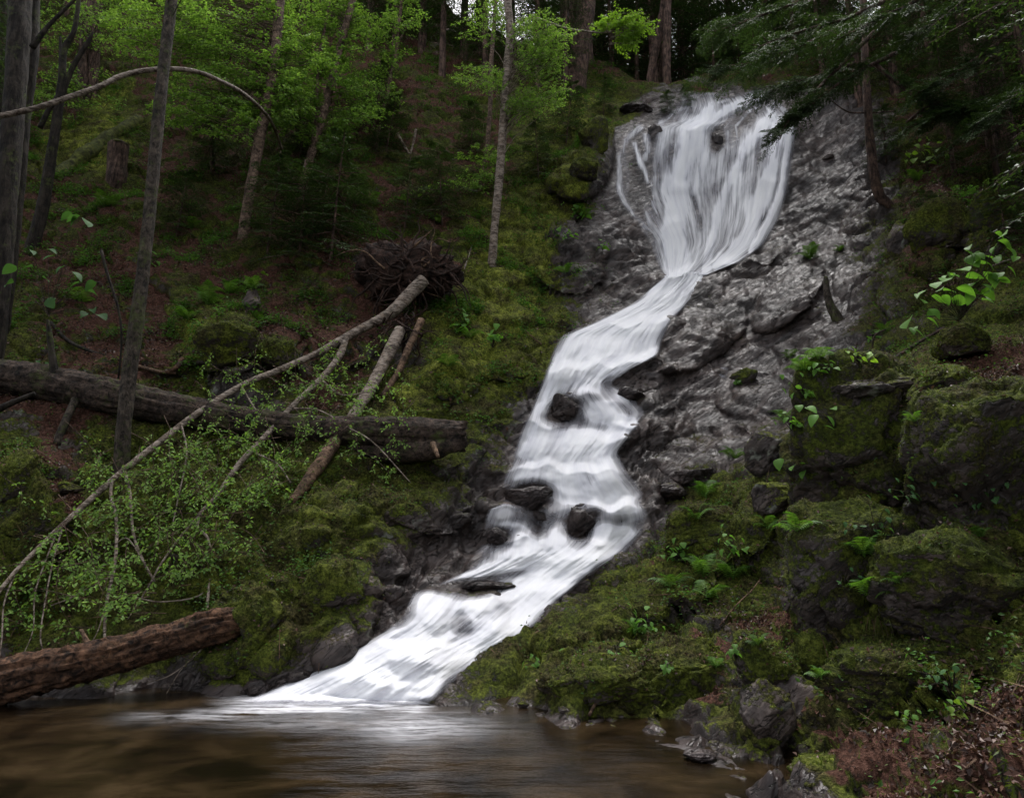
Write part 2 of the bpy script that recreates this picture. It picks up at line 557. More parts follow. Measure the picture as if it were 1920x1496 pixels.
# ------------------------------------------------------------------ the shape of the ravine
# distance down the valley (Y, metres) at places of the photo; 'w': water level, 'b': pool bed
CT = []
SHORE = [(-600, 1310), (-300, 1310), (0, 1312), (200, 1308), (400, 1304), (560, 1300), (700, 1304), (790, 1314), (815, 1326), (900, 1343), (1050, 1366), (1180, 1388), (1250, 1402), (1310, 1424), (1360, 1450), (1370, 1500), (1390, 1600)]
for x, y in SHORE: CT.append((x, y, float(Ylevel(y, 0.0))))
for x, y in [(-600, 1400), (0, 1380), (300, 1375), (600, 1380), (900, 1430), (1100, 1470), (1200, 1500), (-300, 1600), (300, 1600), (800, 1600), (1100, 1650), (1250, 1600), (-600, 1750), (300, 1750), (1000, 1750)]:
    CT.append((x, y, float(Ylevel(y, -0.45))))
CT += [
    # left bank
    (-600, 1150, 8.2), (-600, 900, 9.6), (-600, 600, 12.5), (-600, 300, 17), (-600, 0, 24), (-600, -400, 33),
    (0, 1230, 8.6), (0, 1100, 9.1), (0, 950, 9.9), (0, 800, 10.9), (0, 650, 12.8), (0, 480, 15.3), (0, 300, 18.5), (0, 100, 23), (0, -150, 28), (0, -400, 33),
    (300, 1230, 8.6), (300, 1100, 9.3), (300, 960, 10.0), (300, 860, 10.8), (300, 740, 12.0), (300, 620, 13.6), (300, 450, 16.4), (300, 300, 19.5), (300, 100, 24), (300, -300, 32),
    (560, 1240, 8.5), (600, 1120, 9.2), (600, 970, 9.9), (600, 850, 11.0), (600, 700, 12.9), (600, 560, 14.8), (600, 400, 17.2), (600, 220, 20.8), (600, 50, 25), (600, -300, 32),
    (740, 1040, 9.9), (820, 900, 11.2), (860, 750, 12.8), (850, 640, 14.2), (800, 520, 15.8), (860, 420, 17.4), (850, 250, 20.8), (850, 120, 24.5), (850, 0, 28), (800, -200, 31),
    (1000, 560, 16.1), (1000, 440, 17.8), (1060, 360, 18.8), (1010, 240, 21.5), (1030, 140, 25), (1100, 240, 21.2), (1120, 170, 24.2), (1150, 420, 18.3), (1170, 520, 17.4), (1100, 590, 16.0),
    # falls
    (780, 1140, 9.2), (900, 1110, 9.8), (1000, 1060, 10.5), (700, 1200, 8.75), (820, 1230, 8.45), (640, 1280, 8.0), (1050, 1000, 11.0), (930, 1000, 10.9), (1100, 900, 12.1), (980, 860, 12.2), (1080, 780, 13.3), (1000, 740, 13.5),
    (1150, 690, 14.6), (1080, 640, 15.3), (1200, 590, 16.2), (1280, 520, 17.8), (1180, 470, 18.0), (1270, 440, 18.9), (1330, 340, 20.3), (1200, 350, 19.8), (1180, 245, 21.5), (1260, 225, 22.0), (1330, 200, 23.0), (1420, 182, 24.0), (1400, 480, 17.9),
    # right slab
    (1480, 230, 21.8), (1560, 260, 20.8), (1500, 340, 19.6), (1560, 420, 17.9), (1480, 480, 17.3), (1400, 560, 16.4), (1300, 600, 15.9), (1240, 700, 14.7), (1340, 720, 14.3), (1450, 650, 14.8), (1520, 560, 15.2),
    (1250, 810, 13.2), (1360, 800, 13.0), (1300, 900, 11.9), (1230, 940, 11.5), (1250, 1010, 10.7), (1150, 1060, 10.2), (1060, 1130, 9.5), (960, 1210, 8.8), (880, 1270, 8.3), (1000, 1290, 7.9), (1150, 1210, 8.3), (1180, 1310, 7.5),
    (1350, 1000, 9.6), (1400, 900, 10.6), (1450, 820, 11.4), (1500, 740, 12.4), (1600, 640, 13.0), (1650, 540, 14.0), (1650, 400, 16.4), (1600, 250, 19.8), (1560, 175, 22.5), (1650, 80, 24.5),
    (1300, 1110, 8.8), (1330, 1230, 7.7), (1300, 1330, 7.0), (1420, 1100, 8.4), (1420, 1250, 7.1), (1440, 1370, 6.0), (1490, 1000, 8.6), (1520, 880, 8.9),
    # right foreground crag
    (1560, 770, 9.0), (1640, 722, 8.7), (1760, 702, 8.1), (1900, 712, 7.4), (1600, 860, 8.0), (1720, 860, 7.4), (1900, 860, 6.6), (1600, 1000, 7.5), (1740, 1000, 6.9), (1900, 980, 6.1), (1600, 1140, 7.0), (1760, 1130, 6.2), (1900, 1120, 5.4),
    (1600, 1300, 6.1), (1760, 1290, 5.4), (1900, 1290, 4.6), (1500, 1400, 5.8), (1620, 1430, 4.9), (1760, 1430, 4.3), (1900, 1440, 3.7), (1500, 1500, 4.9), (1700, 1560, 3.7), (1900, 1600, 3.0), (1550, 1700, 3.9),
    # right upper slope
    (1640, 650, 11.8), (1760, 620, 10.9), (1900, 600, 10.0), (1780, 520, 12.6), (1900, 480, 11.8), (1760, 420, 14.6), (1900, 360, 14.0), (1750, 280, 17.5), (1900, 220, 17.0), (1750, 120, 21.5), (1900, 60, 20.5), (1800, -50, 24), (1900, -300, 27),
    (2200, 1500, 2.7), (2200, 1200, 3.7), (2200, 900, 5.0), (2200, 600, 8.0), (2200, 300, 13), (2200, 0, 18), (2200, -300, 23),
    (2600, 1600, 1.9), (2600, 1200, 2.8), (2600, 800, 4.6), (2600, 400, 9), (2600, 0, 15), (2600, -300, 20),
]
CT = np.array(CT, float)


def tps_fit(x, y, f, lam=4e-4):
    X = np.column_stack([x, y]) / 1000.0
    n = len(X)
    r = np.linalg.norm(X[:, None] - X[None], axis=2)
    K = np.where(r > 0, r * r * np.log(r + 1e-12), 0) + lam * np.eye(n)
    Pm = np.column_stack([np.ones(n), X])
    A = np.zeros((n + 3, n + 3)); A[:n, :n] = K; A[:n, n:] = Pm; A[n:, :n] = Pm.T
    w = np.linalg.solve(A, np.concatenate([f, np.zeros(3)]))
    return X, w


_X, _w = tps_fit(CT[:, 0], CT[:, 1], np.log(CT[:, 2]))


def tps(px, py):
    q = np.column_stack([np.ravel(px), np.ravel(py)]) / 1000.0
    out = np.empty(len(q)); n = len(_X)
    for s in range(0, len(q), 20000):
        b = q[s:s + 20000]
        r2 = ((b[:, None] - _X[None]) ** 2).sum(2)
        out[s:s + 20000] = (0.5 * r2 * np.log(r2 + 1e-12)) @ _w[:n] + _w[n] + b @ _w[n + 1:]
    return np.exp(out).reshape(np.shape(px))


# ledges: lip polyline, how far the lip stands out (m), height of the face below it (px)
LEDGES = [
    ([(1035, 628), (1090, 622), (1180, 610), (1250, 600)], 0.30, 60),
    ([(995, 700), (1060, 688), (1140, 690), (1240, 672)], 0.40, 60),
    ([(1085, 742), (1140, 752), (1230, 768)], 0.30, 36),
    ([(975, 792), (1050, 800), (1160, 830)], 0.38, 60),
    ([(930, 884), (1000, 878), (1080, 885), (1170, 880), (1230, 908)], 0.42, 52),
    ([(905, 955), (980, 950), (1100, 955), (1230, 955)], 0.36, 42),
    ([(880, 1035), (960, 1010), (1060, 1008), (1110, 1020)], 0.34, 46),
    ([(750, 1108), (800, 1112), (870, 1120), (930, 1128)], 0.30, 75),
    ([(690, 1205), (760, 1220), (830, 1215)], 0.22, 60),
    ([(1170, 240), (1250, 240), (1330, 232), (1400, 240), (1480, 235)], 0.5, 70),
    ([(1215, 340), (1300, 355), (1400, 330), (1480, 350)], 0.04, 60),
    ([(1235, 430), (1330, 405), (1440, 430)], 0.03, 60),
    ([(1240, 520), (1320, 514), (1400, 492), (1480, 470), (1560, 470)], 0.40, 26),
    ([(1180, 800), (1280, 796), (1400, 800), (1460, 800)], 0.30, 30),
    ([(1225, 905), (1300, 900), (1360, 880)], 0.30, 40),
    ([(1240, 690), (1320, 700), (1420, 690), (1500, 670)], 0.25, 40),
    ([(1560, 795), (1640, 735), (1720, 705), (1830, 690), (1960, 712)], 0.45, 90),
    ([(1130, 1220), (1250, 1215), (1380, 1235)], 0.3, 60),
    ([(960, 1300), (1100, 1275), (1250, 1300)], 0.25, 50),
    ([(560, 960), (660, 920), (760, 930), (860, 900)], 0.4, 80),
    ([(430, 1110), (520, 1075), (640, 1060), (730, 1110)], 0.35, 110),
    ([(0, 880), (60, 850), (140, 880)], 0.4, 90),
    ([(380, 620), (470, 590), (560, 610)], 0.4, 80),
    ([(500, 480), (560, 440), (640, 470)], 0.35, 60),
    ([(1090, 330), (1150, 340), (1180, 240)], 0.0, 60),
]


def ledge_off(px, py):
    out = np.zeros(np.shape(px))
    for pts, A, h in LEDGES:
        xs = [p[0] for p in pts]; ys = [p[1] for p in pts]
        ly = np.interp(px, xs, ys) + 6 * np.sin(px / 23.0 + ys[0]) * np.sin(px / 51.0 + xs[0]) + 4 * np.sin(px / 9.0 + ys[-1])
        dy = py - ly
        fade = sstep(xs[0] - 45, xs[0] + 10, px) * (1 - sstep(xs[-1] - 10, xs[-1] + 45, px))
        f = np.where(dy < 0, np.exp(-(dy / 9.0) ** 2), np.clip(1 - dy / (h * 1.9), 0, 1) ** 1.3)
        out += A * f * fade * (0.5 + 0.75 * (0.5 + 0.5 * np.sin(px / 31.0 + ys[0] * 0.7)))
    return out


# rounded rock swells: px, py, rx, ry, tilt, how far it stands out
SWELLS = [
    (610, 1130, 110, 90, -0.3, 0.5), (490, 1150, 75, 100, 0.2, 0.5), (690, 1030, 90, 80, 0.4, 0.35), (560, 1010, 80, 60, 0, 0.3), (780, 960, 100, 50, 0.3, 0.3),
    (640, 1170, 60, 70, 0, 0.4), (420, 1060, 90, 60, 0, 0.3), (60, 930, 80, 110, 0.3, 0.5), (30, 1040, 80, 80, 0, 0.4), (430, 660, 70, 60, 0, 0.5), (520, 650, 45, 50, 0, 0.4), (320, 650, 60, 60, 0, 0.3),
    (1450, 1290, 80, 110, 0.1, 0.5), (1330, 1260, 80, 70, 0.3, 0.3), (1180, 1290, 90, 60, 0, 0.25), (1260, 1100, 100, 60, -0.4, 0.3), (1440, 900, 90, 60, -0.9, 0.35), (1400, 1000, 80, 50, -0.7, 0.3),
    (1600, 860, 90, 130, 0.1, 0.45), (1800, 800, 130, 90, 0, 0.4), (1620, 1130, 90, 120, 0.2, 0.45), (1800, 1080, 120, 90, -0.2, 0.45), (1700, 1260, 130, 80, 0, 0.4), (1540, 1210, 60, 90, 0.3, 0.4), (1480, 1180, 70, 60, 0, 0.3),
    (1760, 400, 60, 50, 0, 0.5), (1840, 420, 60, 60, 0, 0.5), (1740, 470, 50, 50, 0, 0.4), (1590, 1440, 120, 50, -0.3, 0.25), (1080, 330, 60, 50, 0, 0.45), (1118, 290, 36, 60, 0, 0.4), (1060, 480, 90, 70, 0.5, 0.25), (940, 640, 80, 80, 0.3, 0.3),
    (850, 690, 60, 70, 0.3, 0.3), (650, 640, 70, 50, 0, 0.3), (1090, 1310, 80, 40, 0, 0.2), (1480, 560, 90, 40, -0.7, 0.25), (1320, 640, 100, 40, -0.6, 0.25), (1420, 740, 80, 40, -0.2, 0.25), (1320, 850, 90, 40, -0.3, 0.2),
]


def swell_off(px, py):
    out = np.zeros(np.shape(px))
    for x, y, rx, ry, a, h in SWELLS:
        c, s = math.cos(a), math.sin(a)
        u = ((px - x) * c + (py - y) * s) / rx
        v = (-(px - x) * s + (py - y) * c) / ry
        d = u * u + v * v
        out = np.maximum(out, h * np.sqrt(np.clip(1 - d, 0, 1)))
    return out


# water outlines (photo pixels)
MID_L = [(1250, 508), (1243, 520), (1180, 572), (1110, 605), (1048, 628), (1034, 655), (1020, 700), (992, 770), (975, 800), (958, 850), (938, 900), (915, 945), (898, 985), (874, 1040), (868, 1072), (830, 1088), (765, 1108), (752, 1135), (722, 1180), (650, 1222), (590, 1256), (510, 1290), (430, 1322)]
MID_R = [(1322, 508), (1322, 522), (1292, 570), (1262, 600), (1245, 640), (1238, 668), (1190, 690), (1160, 712), (1222, 768), (1214, 785), (1160, 846), (1185, 880), (1222, 915), (1220, 940), (1228, 965), (1222, 990), (1185, 1030), (1100, 1085), (1045, 1130), (1005, 1175), (930, 1222), (860, 1275), (806, 1322)]


def resample(poly, n, key=None):
    p = np.array(poly, float)
    u = np.linspace(0, len(p) - 1, n)
    i = np.arange(len(p))
    return np.column_stack([np.interp(u, i, p[:, 0]), np.interp(u, i, p[:, 1])])


def smooth1(a, k):
    ker = np.hanning(k + 2)[1:-1]; ker /= ker.sum()
    pad = np.pad(a, ((k // 2, k // 2), (0, 0)), 'edge')
    return np.column_stack([np.convolve(pad[:, j], ker, 'valid') for j in range(a.shape[1])])


NS = 420
LQ = smooth1(resample(MID_L, NS), 15); RQ = smooth1(resample(MID_R, NS), 15)
UP_L = [(1232, 176), (1225, 200), (1195, 228), (1150, 240), (1146, 300), (1148, 360), (1180, 410), (1215, 450), (1230, 490), (1246, 525)]
UP_R = [(1440, 168), (1470, 195), (1495, 222), (1498, 240), (1490, 300), (1482, 350), (1465, 410), (1432, 462), (1385, 492), (1320, 518)]
UL = smooth1(resample(UP_L, 220), 11); UR = smooth1(resample(UP_R, 220), 11)


def inpoly(px, py, poly):
    c = np.zeros(np.shape(px), bool)
    n = len(poly)
    for i in range(n):
        x0, y0 = poly[i]; x1, y1 = poly[i - 1]
        if y0 == y1: continue
        m = ((y0 > py) != (y1 > py)) & (px < (x1 - x0) * (py - y0) / (y1 - y0) + x0)
        c ^= m
    return c


MIDPOLY = [tuple(x) for x in LQ[::12]] + [tuple(x) for x in RQ[::-12]]
UPPOLY = [tuple(x) for x in UL[::12]] + [tuple(x) for x in UR[::-12]]


def watermask(px, py):
    d1 = segdist(px, py, MIDPOLY + MIDPOLY[:1]); d1 = np.where(inpoly(px, py, MIDPOLY), d1, -d1)
    return sstep(-10, 25, d1)


def gauss0(px, py, x, y, rx, ry):
    return np.exp(-((px - x) / rx) ** 2 - ((py - y) / ry) ** 2)


SKYL = ([-700, 0, 500, 700, 850, 950, 1060, 1130, 1200, 1250, 1330, 1400, 1440, 1500, 1560, 1650, 1800, 2000, 2600],
        [-450, -420, -300, -60, 60, 120, 150, 165, 205, 214, 190, 181, 177, 168, 150, 60, -120, -300, -300])

ZN = [
    "FFFFFFFFFFFFFFFFFFFFFFFF",
    "FFFFFFFFFFFFFFFFFFFFFFFF",
    "FFMFFFFFFFFFmMmGGGGGGFFF",
    "FMMFFFFFFFFFmmgGGGGGGFFF",
    "FFFFFFFFFLFFmMGGGGGGGFFg",
    "FFFFFFFFLFFMMGGGGGGGgFgF",
    "FFLLFFFFLBFMMgGGGGGGgFFm",
    "mFLLMmLLLLMMMgGGGGGGggmm",
    "mLLLmgLLLgMMmGGGGGGGgmLL",
    "BLLmmggLmMmmGGGGGGGggmmg",
    "mBmmmmmmmmmgGGGGGGgmmmmg",
    "mLmmmmmmmmgGGGGGmmgmmmmm",
    "mmmmmmmmmgGGGGGgmmmgmmmm",
    "mmmmmmmmgGGGGGgmmmLgmmLm",
    "mmmmmmmmgGGGGgmmgLLmmmmm",
    "BmmmmmmgGGGgmmmmLgmmmmmm",
    "GggGGGGGGGgmmmmmLgGmmmmL",
    "GGGGGGGGGGGggmggmmLLLLLL",
    "GGGGGGGGGGGGGGGGgmmLLLLL",
]
ZV = {'G': (0.02, 0.0, 0, 1.0), 'g': (0.42, 0.02, 0.1, 0.45), 'M': (0.95, 0.02, 1.25, 0.1), 'm': (0.84, 0.10, 0.35, 0.1), 'L': (0.62, 0.60, 0.1, 0.0), 'F': (0.90, 0.52, 0.05, 0.0), 'B': (0.2, 0.55, 0.0, 0.0)}
ZA = np.array([[ZV[c] for c in r] for r in ZN])


def zone(px, py):
    nx = np.clip((px - 40) / 80.0, 0, 22.999); ny = np.clip((py - 40) / 80.0, 0, 17.999)
    i = nx.astype(int); j = ny.astype(int); fx = sstep(0, 1, nx - i)[..., None]; fy = sstep(0, 1, ny - j)[..., None]
    return (ZA[j, i] * (1 - fx) + ZA[j, i + 1] * fx) * (1 - fy) + (ZA[j + 1, i] * (1 - fx) + ZA[j + 1, i + 1] * fx) * fy


# grid columns and rows, fine in view
def spaced(a, b, lo, hi, fine, coarse):
    x = [a]
    while x[-1] < b:
        d = max(0, lo - x[-1], x[-1] - hi)
        x.append(x[-1] + fine + min(coarse, d * 0.05))
    return np.array(x)


FINE = 2.7
cols = spaced(-700, 2600, -60, 1980, FINE, 40)
v01 = []
rows_all = spaced(-450, 1750, -60, 1560, FINE, 30)
NR, NC = len(rows_all), len(cols)
GX = np.repeat(cols[None, :], NR, 0)
sk = np.interp(cols, *SKYL)
# rows run from the skyline (row 0) down
tt = (rows_all - rows_all[0]) / (rows_all[-1] - rows_all[0])
SK = np.repeat(sk[None, :], NR, 0)
GY = np.maximum(rows_all[:, None], 0) + 0 * GX
GY = SK + 0.0
# rows below the skyline keep their own height, rows above collapse onto it spread over a few pixels
order = rows_all[:, None] + 0 * GX
k = SK + 0.08 * (order - SK)
GY = np.where(order < SK, k, order)
low = SK + 0.08 * (rows_all[0] - SK)
GX0, GY0 = GX, GY
Yb = tps(GX, GY)
wm = watermask(GX, GY)
bedY = Ylevel(np.maximum(GY, 1100.0), -0.45)
base_sw = swell_off(GX, GY) * (1 - wm) * (Yb / 9.0)
base_le = ledge_off(GX, GY) * (Yb / 13.0) ** 0.3
pond = inpoly(GX, GY, SHORE + [(1300, 2000), (-900, 2000), (-900, 1310)])
sd_ = segdist(GX, GY, SHORE)
landw = np.where(pond, 0, sstep(0, 70, sd_))
Ysm = Yb - base_le * landw
Yg = Ysm - base_sw * landw
V = P(GX, GY, Yg)


def grid_normals(V):
    du = np.gradient(V, axis=1); dv = np.gradient(V, axis=0)
    n = np.cross(dv, du)
    n /= np.linalg.norm(n, axis=2)[..., None] + 1e-12
    return n


Nn = grid_normals(V)
if Nn[NR // 2, NC // 2, 1] > 0: Nn = -Nn
zn = zone(GX + 26 * fbm(V.reshape(-1, 3) * 0.8, 3).reshape(GX.shape) * 2, GY + 26 * fbm(V.reshape(-1, 3) * 0.8 + 40, 3).reshape(GX.shape) * 2)
moss, litter, bright, wet = zn[..., 0], zn[..., 1], zn[..., 2], zn[..., 3]
um = inpoly(GX, GY, UPPOLY)
ud = segdist(GX, GY, UPPOLY + UPPOLY[:1]); wu = sstep(-15, 18, np.where(um, ud, -ud)).ravel()
wet = np.maximum(wet, np.maximum(wm, um * 0.9)); moss = moss * (1 - 0.9 * wm) * (1 - 0.9 * um); litter = litter * (1 - wm) * (1 - um)
shw = np.exp(-np.clip(sd_, 0, None) / 9) * (GY > 1000)
wet = np.maximum(wet, shw); moss = moss * (1 - 0.7 * shw); litter = litter * (1 - 0.6 * shw)
wet = np.where(pond, 1, wet); moss = np.where(pond, 0, moss); litter = np.where(pond, 0.0, litter)
# warm rain of detail
zb = np.exp(-np.clip(V[..., 2], 0, None) / 0.22)
wet = np.maximum(wet, 1.7 * zb); moss = moss * (1 - 0.9 * sstep(0.55, 0.9, zb)); litter = litter * (1 - 0.9 * sstep(0.4, 0.8, zb))
F = V.reshape(-1, 3)
rockw = np.clip(1 - moss * 1.05 - litter, 0, 1).ravel()
softw = 1 - rockw
wmf = wm.ravel(); lw = landw.ravel()
d = np.zeros(len(F))
nearw_ = 0.8 * np.exp(-(np.clip(segdist(GX, GY, MIDPOLY + MIDPOLY[:1]), 0, None) / 80) ** 2).ravel() * rockw
wall = sstep(1050, 1110, GX.ravel()) * (1 - sstep(1500, 1600, GX.ravel())) * (1 - sstep(580, 640, GY.ravel()))
shelf_ = gauss0(GX, GY, 820, 1035, 110, 60).ravel()
warp = np.column_stack([pnoise(F * 1.3), pnoise(F * 1.3 + 9), pnoise(F * 1.3 + 21)]) * 0.35
Fw = F + warp
d += 0.30 * fbm(F * 0.55, 3) * (1 - 0.8 * wmf)
f1, f2, cr = worley(Fw * np.array([0.85, 0.85, 1.25]))
right = sstep(1150, 1230, GX.ravel()) * (1 - sstep(1560, 1660, GX.ravel())) * (1 - sstep(860, 930, GY.ravel()))
right = np.maximum(np.maximum(right, nearw_), np.maximum(wall, 0.8 * shelf_))
crag = sstep(1380, 1560, GX.ravel()) * sstep(640, 740, GY.ravel())
blk = (1 - 0.75 * right) * (1 - 0.85 * wmf) * (1 + 0.7 * crag)
d += (0.30 * (cr - 0.5) - 0.16 * (1 - sstep(0, 0.14, f2 - f1))) * blk * (0.55 + 0.45 * rockw)
f1, f2, cr = worley(Fw * np.array([2.6, 2.6, 4.0]) + 5)
leftb = 1 - sstep(820, 960, GX.ravel())
d += (0.09 * (cr - 0.5) - 0.06 * (1 - sstep(0, 0.16, f2 - f1))) * (1 - 0.55 * leftb) * (1 - 0.85 * right) * (1 - 0.8 * wmf) * (0.35 + 0.65 * rockw)
# foliation of the bare slabs, dipping with the hillside
q = F @ np.array([-0.50, -0.20, 0.84]) * 1.9 + fbm(F * 0.7, 3) * 1.6
saw = q - np.floor(q); saw = np.where(saw < 0.8, saw / 0.8, (1 - saw) / 0.2)
d += 0.12 * (sstep(0, 1, saw) - 0.5) * (1 - 0.5 * right) * rockw * (1 - 0.8 * wmf)
q = F @ np.array([-0.52, -0.15, 0.82]) * 7 + fbm(F * 1.6, 3) * 2.6
saw = q - np.floor(q); saw = np.where(saw < 0.75, saw / 0.75, (1 - saw) / 0.25)
d += 0.030 * (1 - 0.45 * right) * (sstep(0, 1, saw) - 0.5) * rockw * (1 - 0.8 * wmf)
d += 0.045 * fbm(F * np.array([3.5, 3.5, 5]), 4) * (1 - 0.7 * wmf) * (1 - 0.7 * right)
d += 0.050 * fbm(F * np.array([5, 5, 9.0]) + 3, 3, ridged=True) * rockw * (1 - 0.7 * wmf) * (1 - 0.9 * right)
d += 0.020 * fbm(F * 11, 3, ridged=True) * rockw * (1 - 0.85 * right) * (1 - 0.5 * wmf)
# moss cushions
bil = 1 - np.abs(pnoise(F * 3.2 + 3)) * 2
d += softw * (0.05 * bil + 0.045 * fbm(F * 9, 3) + 0.02 * fbm(F * 26, 2)) * (1 - wmf)
d *= (0.12 + 0.88 * lw) * (1 - 0.72 * wu)
d = d.reshape(GX.shape)
V2 = V + Nn * d[..., None]
# closing rows: plateau behind the skyline, and the ground under and behind the camera
back = []
top = V2[0]
for s_ in (1.0, 3, 6, 10, 16, 26, 45, 80):
    b = top.copy(); b[:, 1] += s_
    b[:, 0] += np.sign(b[:, 0]) * s_ * 0.35
    b[:, 2] += -0.35 * min(s_, 3) + 0.05 * s_ + 0.25 * np.sin(b[:, 0] * 0.5 + s_)
    back.append(b)
front = []
bot = V2[-1]
for s_ in (0.5, 1.2, 2.5, 5, 9, 16, 30):
    b = bot.copy(); b[:, 1] -= s_; b[:, 2] += 0.02 * s_
    front.append(b)
VT = np.concatenate([np.array(back[::-1]), V2, np.array(front)])
nb = len(back)


def padrows(a):
    return np.concatenate([np.repeat(a[:1], nb, 0), a, np.repeat(a[-1:], len(front), 0)])


R_, C_ = VT.shape[:2]
ii = np.arange(R_ - 1)[:, None] * C_; jj = np.arange(C_ - 1)[None, :]
quads = np.stack([ii + jj, ii + C_ + jj, ii + C_ + jj + 1, ii + jj + 1], -1).reshape(-1, 4)
me = new_mesh('ravine_slope', VT.reshape(-1, 3), quads, None, M['ground'])
attr(me, 'moss', padrows(moss)); attr(me, 'litter', padrows(litter)); attr(me, 'bright', padrows(bright)); attr(me, 'wet', padrows(wet))
terrain = link('hillside', me)
tag(terrain, kind='structure')
Nf = grid_normals(V2)
if Nf[NR // 2, NC // 2, 1] > 0: Nf = -Nf


def gidx(px, py):
    j = np.interp(px, cols, np.arange(NC))
    jr = np.clip(np.round(j).astype(int), 0, NC - 1)
    i = np.interp(py, rows_all, np.arange(NR))
    return np.clip(np.round(i).astype(int), 0, NR - 1), jr


def hit(px, py):
    """point of the finished ground seen at a photo pixel"""
    i, j = gidx(px, py)
    return V2[i, j].copy()


def hitY(px, py):
    return float(hit(px, py)[1])


def Ysmooth(px, py):
    i = np.clip(np.interp(py, rows_all, np.arange(NR)), 0, NR - 1.001); j = np.clip(np.interp(px, cols, np.arange(NC)), 0, NC - 1.001)
    i0 = i.astype(int); j0 = j.astype(int); fi = i - i0; fj = j - j0
    A = Ysm
    return (A[i0, j0] * (1 - fi) + A[i0 + 1, j0] * fi) * (1 - fj) + (A[i0, j0 + 1] * (1 - fi) + A[i0 + 1, j0 + 1] * fi) * fj


# ------------------------------------------------------------------ white water
def ribbon(name, L, R, nt_, lift, densf, label_len):
    n = len(L)
    t = np.linspace(0, 1, nt_)
    px = L[:, None, 0] * (1 - t) + R[:, None, 0] * t
    py = L[:, None, 1] * (1 - t) + R[:, None, 1] * t
    Y = Ysmooth(px, py)
    pill = np.sqrt(np.clip(4 * t * (1 - t), 0, 1))[None, :]
    base = P(px, py, Y)
    # flow coordinates in metres
    ds = np.linalg.norm(np.diff(base[:, nt_ // 2], axis=0), axis=1); s = np.concatenate([[0], np.cumsum(ds)])
    wdt = np.linalg.norm(base[:, -1] - base[:, 0], axis=1)
    wd = np.mean(wdt)
    flow = np.stack([np.repeat((t * wd)[None], n, 0), np.repeat(s[:, None], nt_, 1), 0 * px], -1)
    fn = np.column_stack([flow[..., 0].ravel() * 2.6, flow[..., 1].ravel() * 0.7, np.full(px.size, 3.3)])
    nn = fbm(fn, 3).reshape(px.shape)
    fn = np.column_stack([flow[..., 0].ravel() * 9, flow[..., 1].ravel() * 0.9, np.full(px.size, 7.3)])
    n2 = fbm(fn, 3).reshape(px.shape)
    dens = densf(px, py, t[None, :], np.linspace(0, 1, n)[:, None])
    sh3 = fbm(np.column_stack([px.ravel() / 55, py.ravel() / 38, np.full(px.size, 1.7)]), 3).reshape(px.shape)
    off = 0.75 * pillows(px, py) + (0.08 if lift < 0.21 else 0.03) * sh3 * pill + lift * (0.55 + 0.45 * pill) * (0.5 + 0.5 * np.clip(dens, 0, 1)) + (0.07 if lift < 0.21 else 0.05) * nn * pill + 0.016 * n2
    v = P(px, py, Y - off)
    low = v[..., 2] < 0.03
    yl = Ylevel(np.maximum(py, 1100), 0.03)
    vl = P(px, py, yl)
    v = np.where(low[..., None], vl, v)
    ii = np.arange(n - 1)[:, None] * nt_; jj = np.arange(nt_ - 1)[None, :]
    q = np.stack([ii + jj, ii + nt_ + jj, ii + nt_ + jj + 1, ii + jj + 1], -1).reshape(-1, 4)
    me = new_mesh(name, v.reshape(-1, 3), q, None, M['flow'])
    attr(me, 'strand', np.full(px.size, 0.0 if lift < 0.21 else 0.55)); attr(me, 'dens', dens); attr(me, 'flow', flow, 'FLOAT_VECTOR')
    return link(name, me)


PILLOW = [(1120, 655, 75, 34, .22), (1190, 610, 50, 24, .15), (1050, 700, 46, 30, .18), (1010, 840, 44, 34, .18), (1090, 835, 46, 30, .2), (1130, 905, 70, 44, .28), (990, 900, 40, 22, .12), (1190, 780, 40, 20, .15), (1165, 965, 44, 24, .18), (1048, 1030, 46, 34, .26), (985, 1045, 34, 28, .16), (930, 1050, 40, 34, .18),
          (1100, 1050, 60, 26, .15), (800, 1150, 56, 44, .30), (880, 1140, 50, 30, .16), (930, 1180, 50, 36, .2), (760, 1230, 60, 36, .22), (850, 1240, 60, 34, .22), (680, 1270, 70, 30, .2), (740, 1290, 60, 26, .16), (1000, 1110, 60, 26, .15), (1130, 590, 50, 20, .14), (1240, 560, 40, 20, .14), (1010, 770, 30, 34, .14)]


def pillows(px, py):
    out = np.zeros(px.shape)
    for x, y, rx, ry, h in PILLOW:
        u = (px - x) / rx; v = (py - y) / ry
        out += h * np.exp(-(u * u + np.where(v < 0, v * v * 2.5, v * v * 0.8)))
    return out


def gauss(px, py, x, y, rx, ry, a=0.0):
    c, s = math.cos(a), math.sin(a)
    u = ((px - x) * c + (py - y) * s) / rx; v = (-(px - x) * s + (py - y) * c) / ry
    return np.exp(-(u * u + v * v))


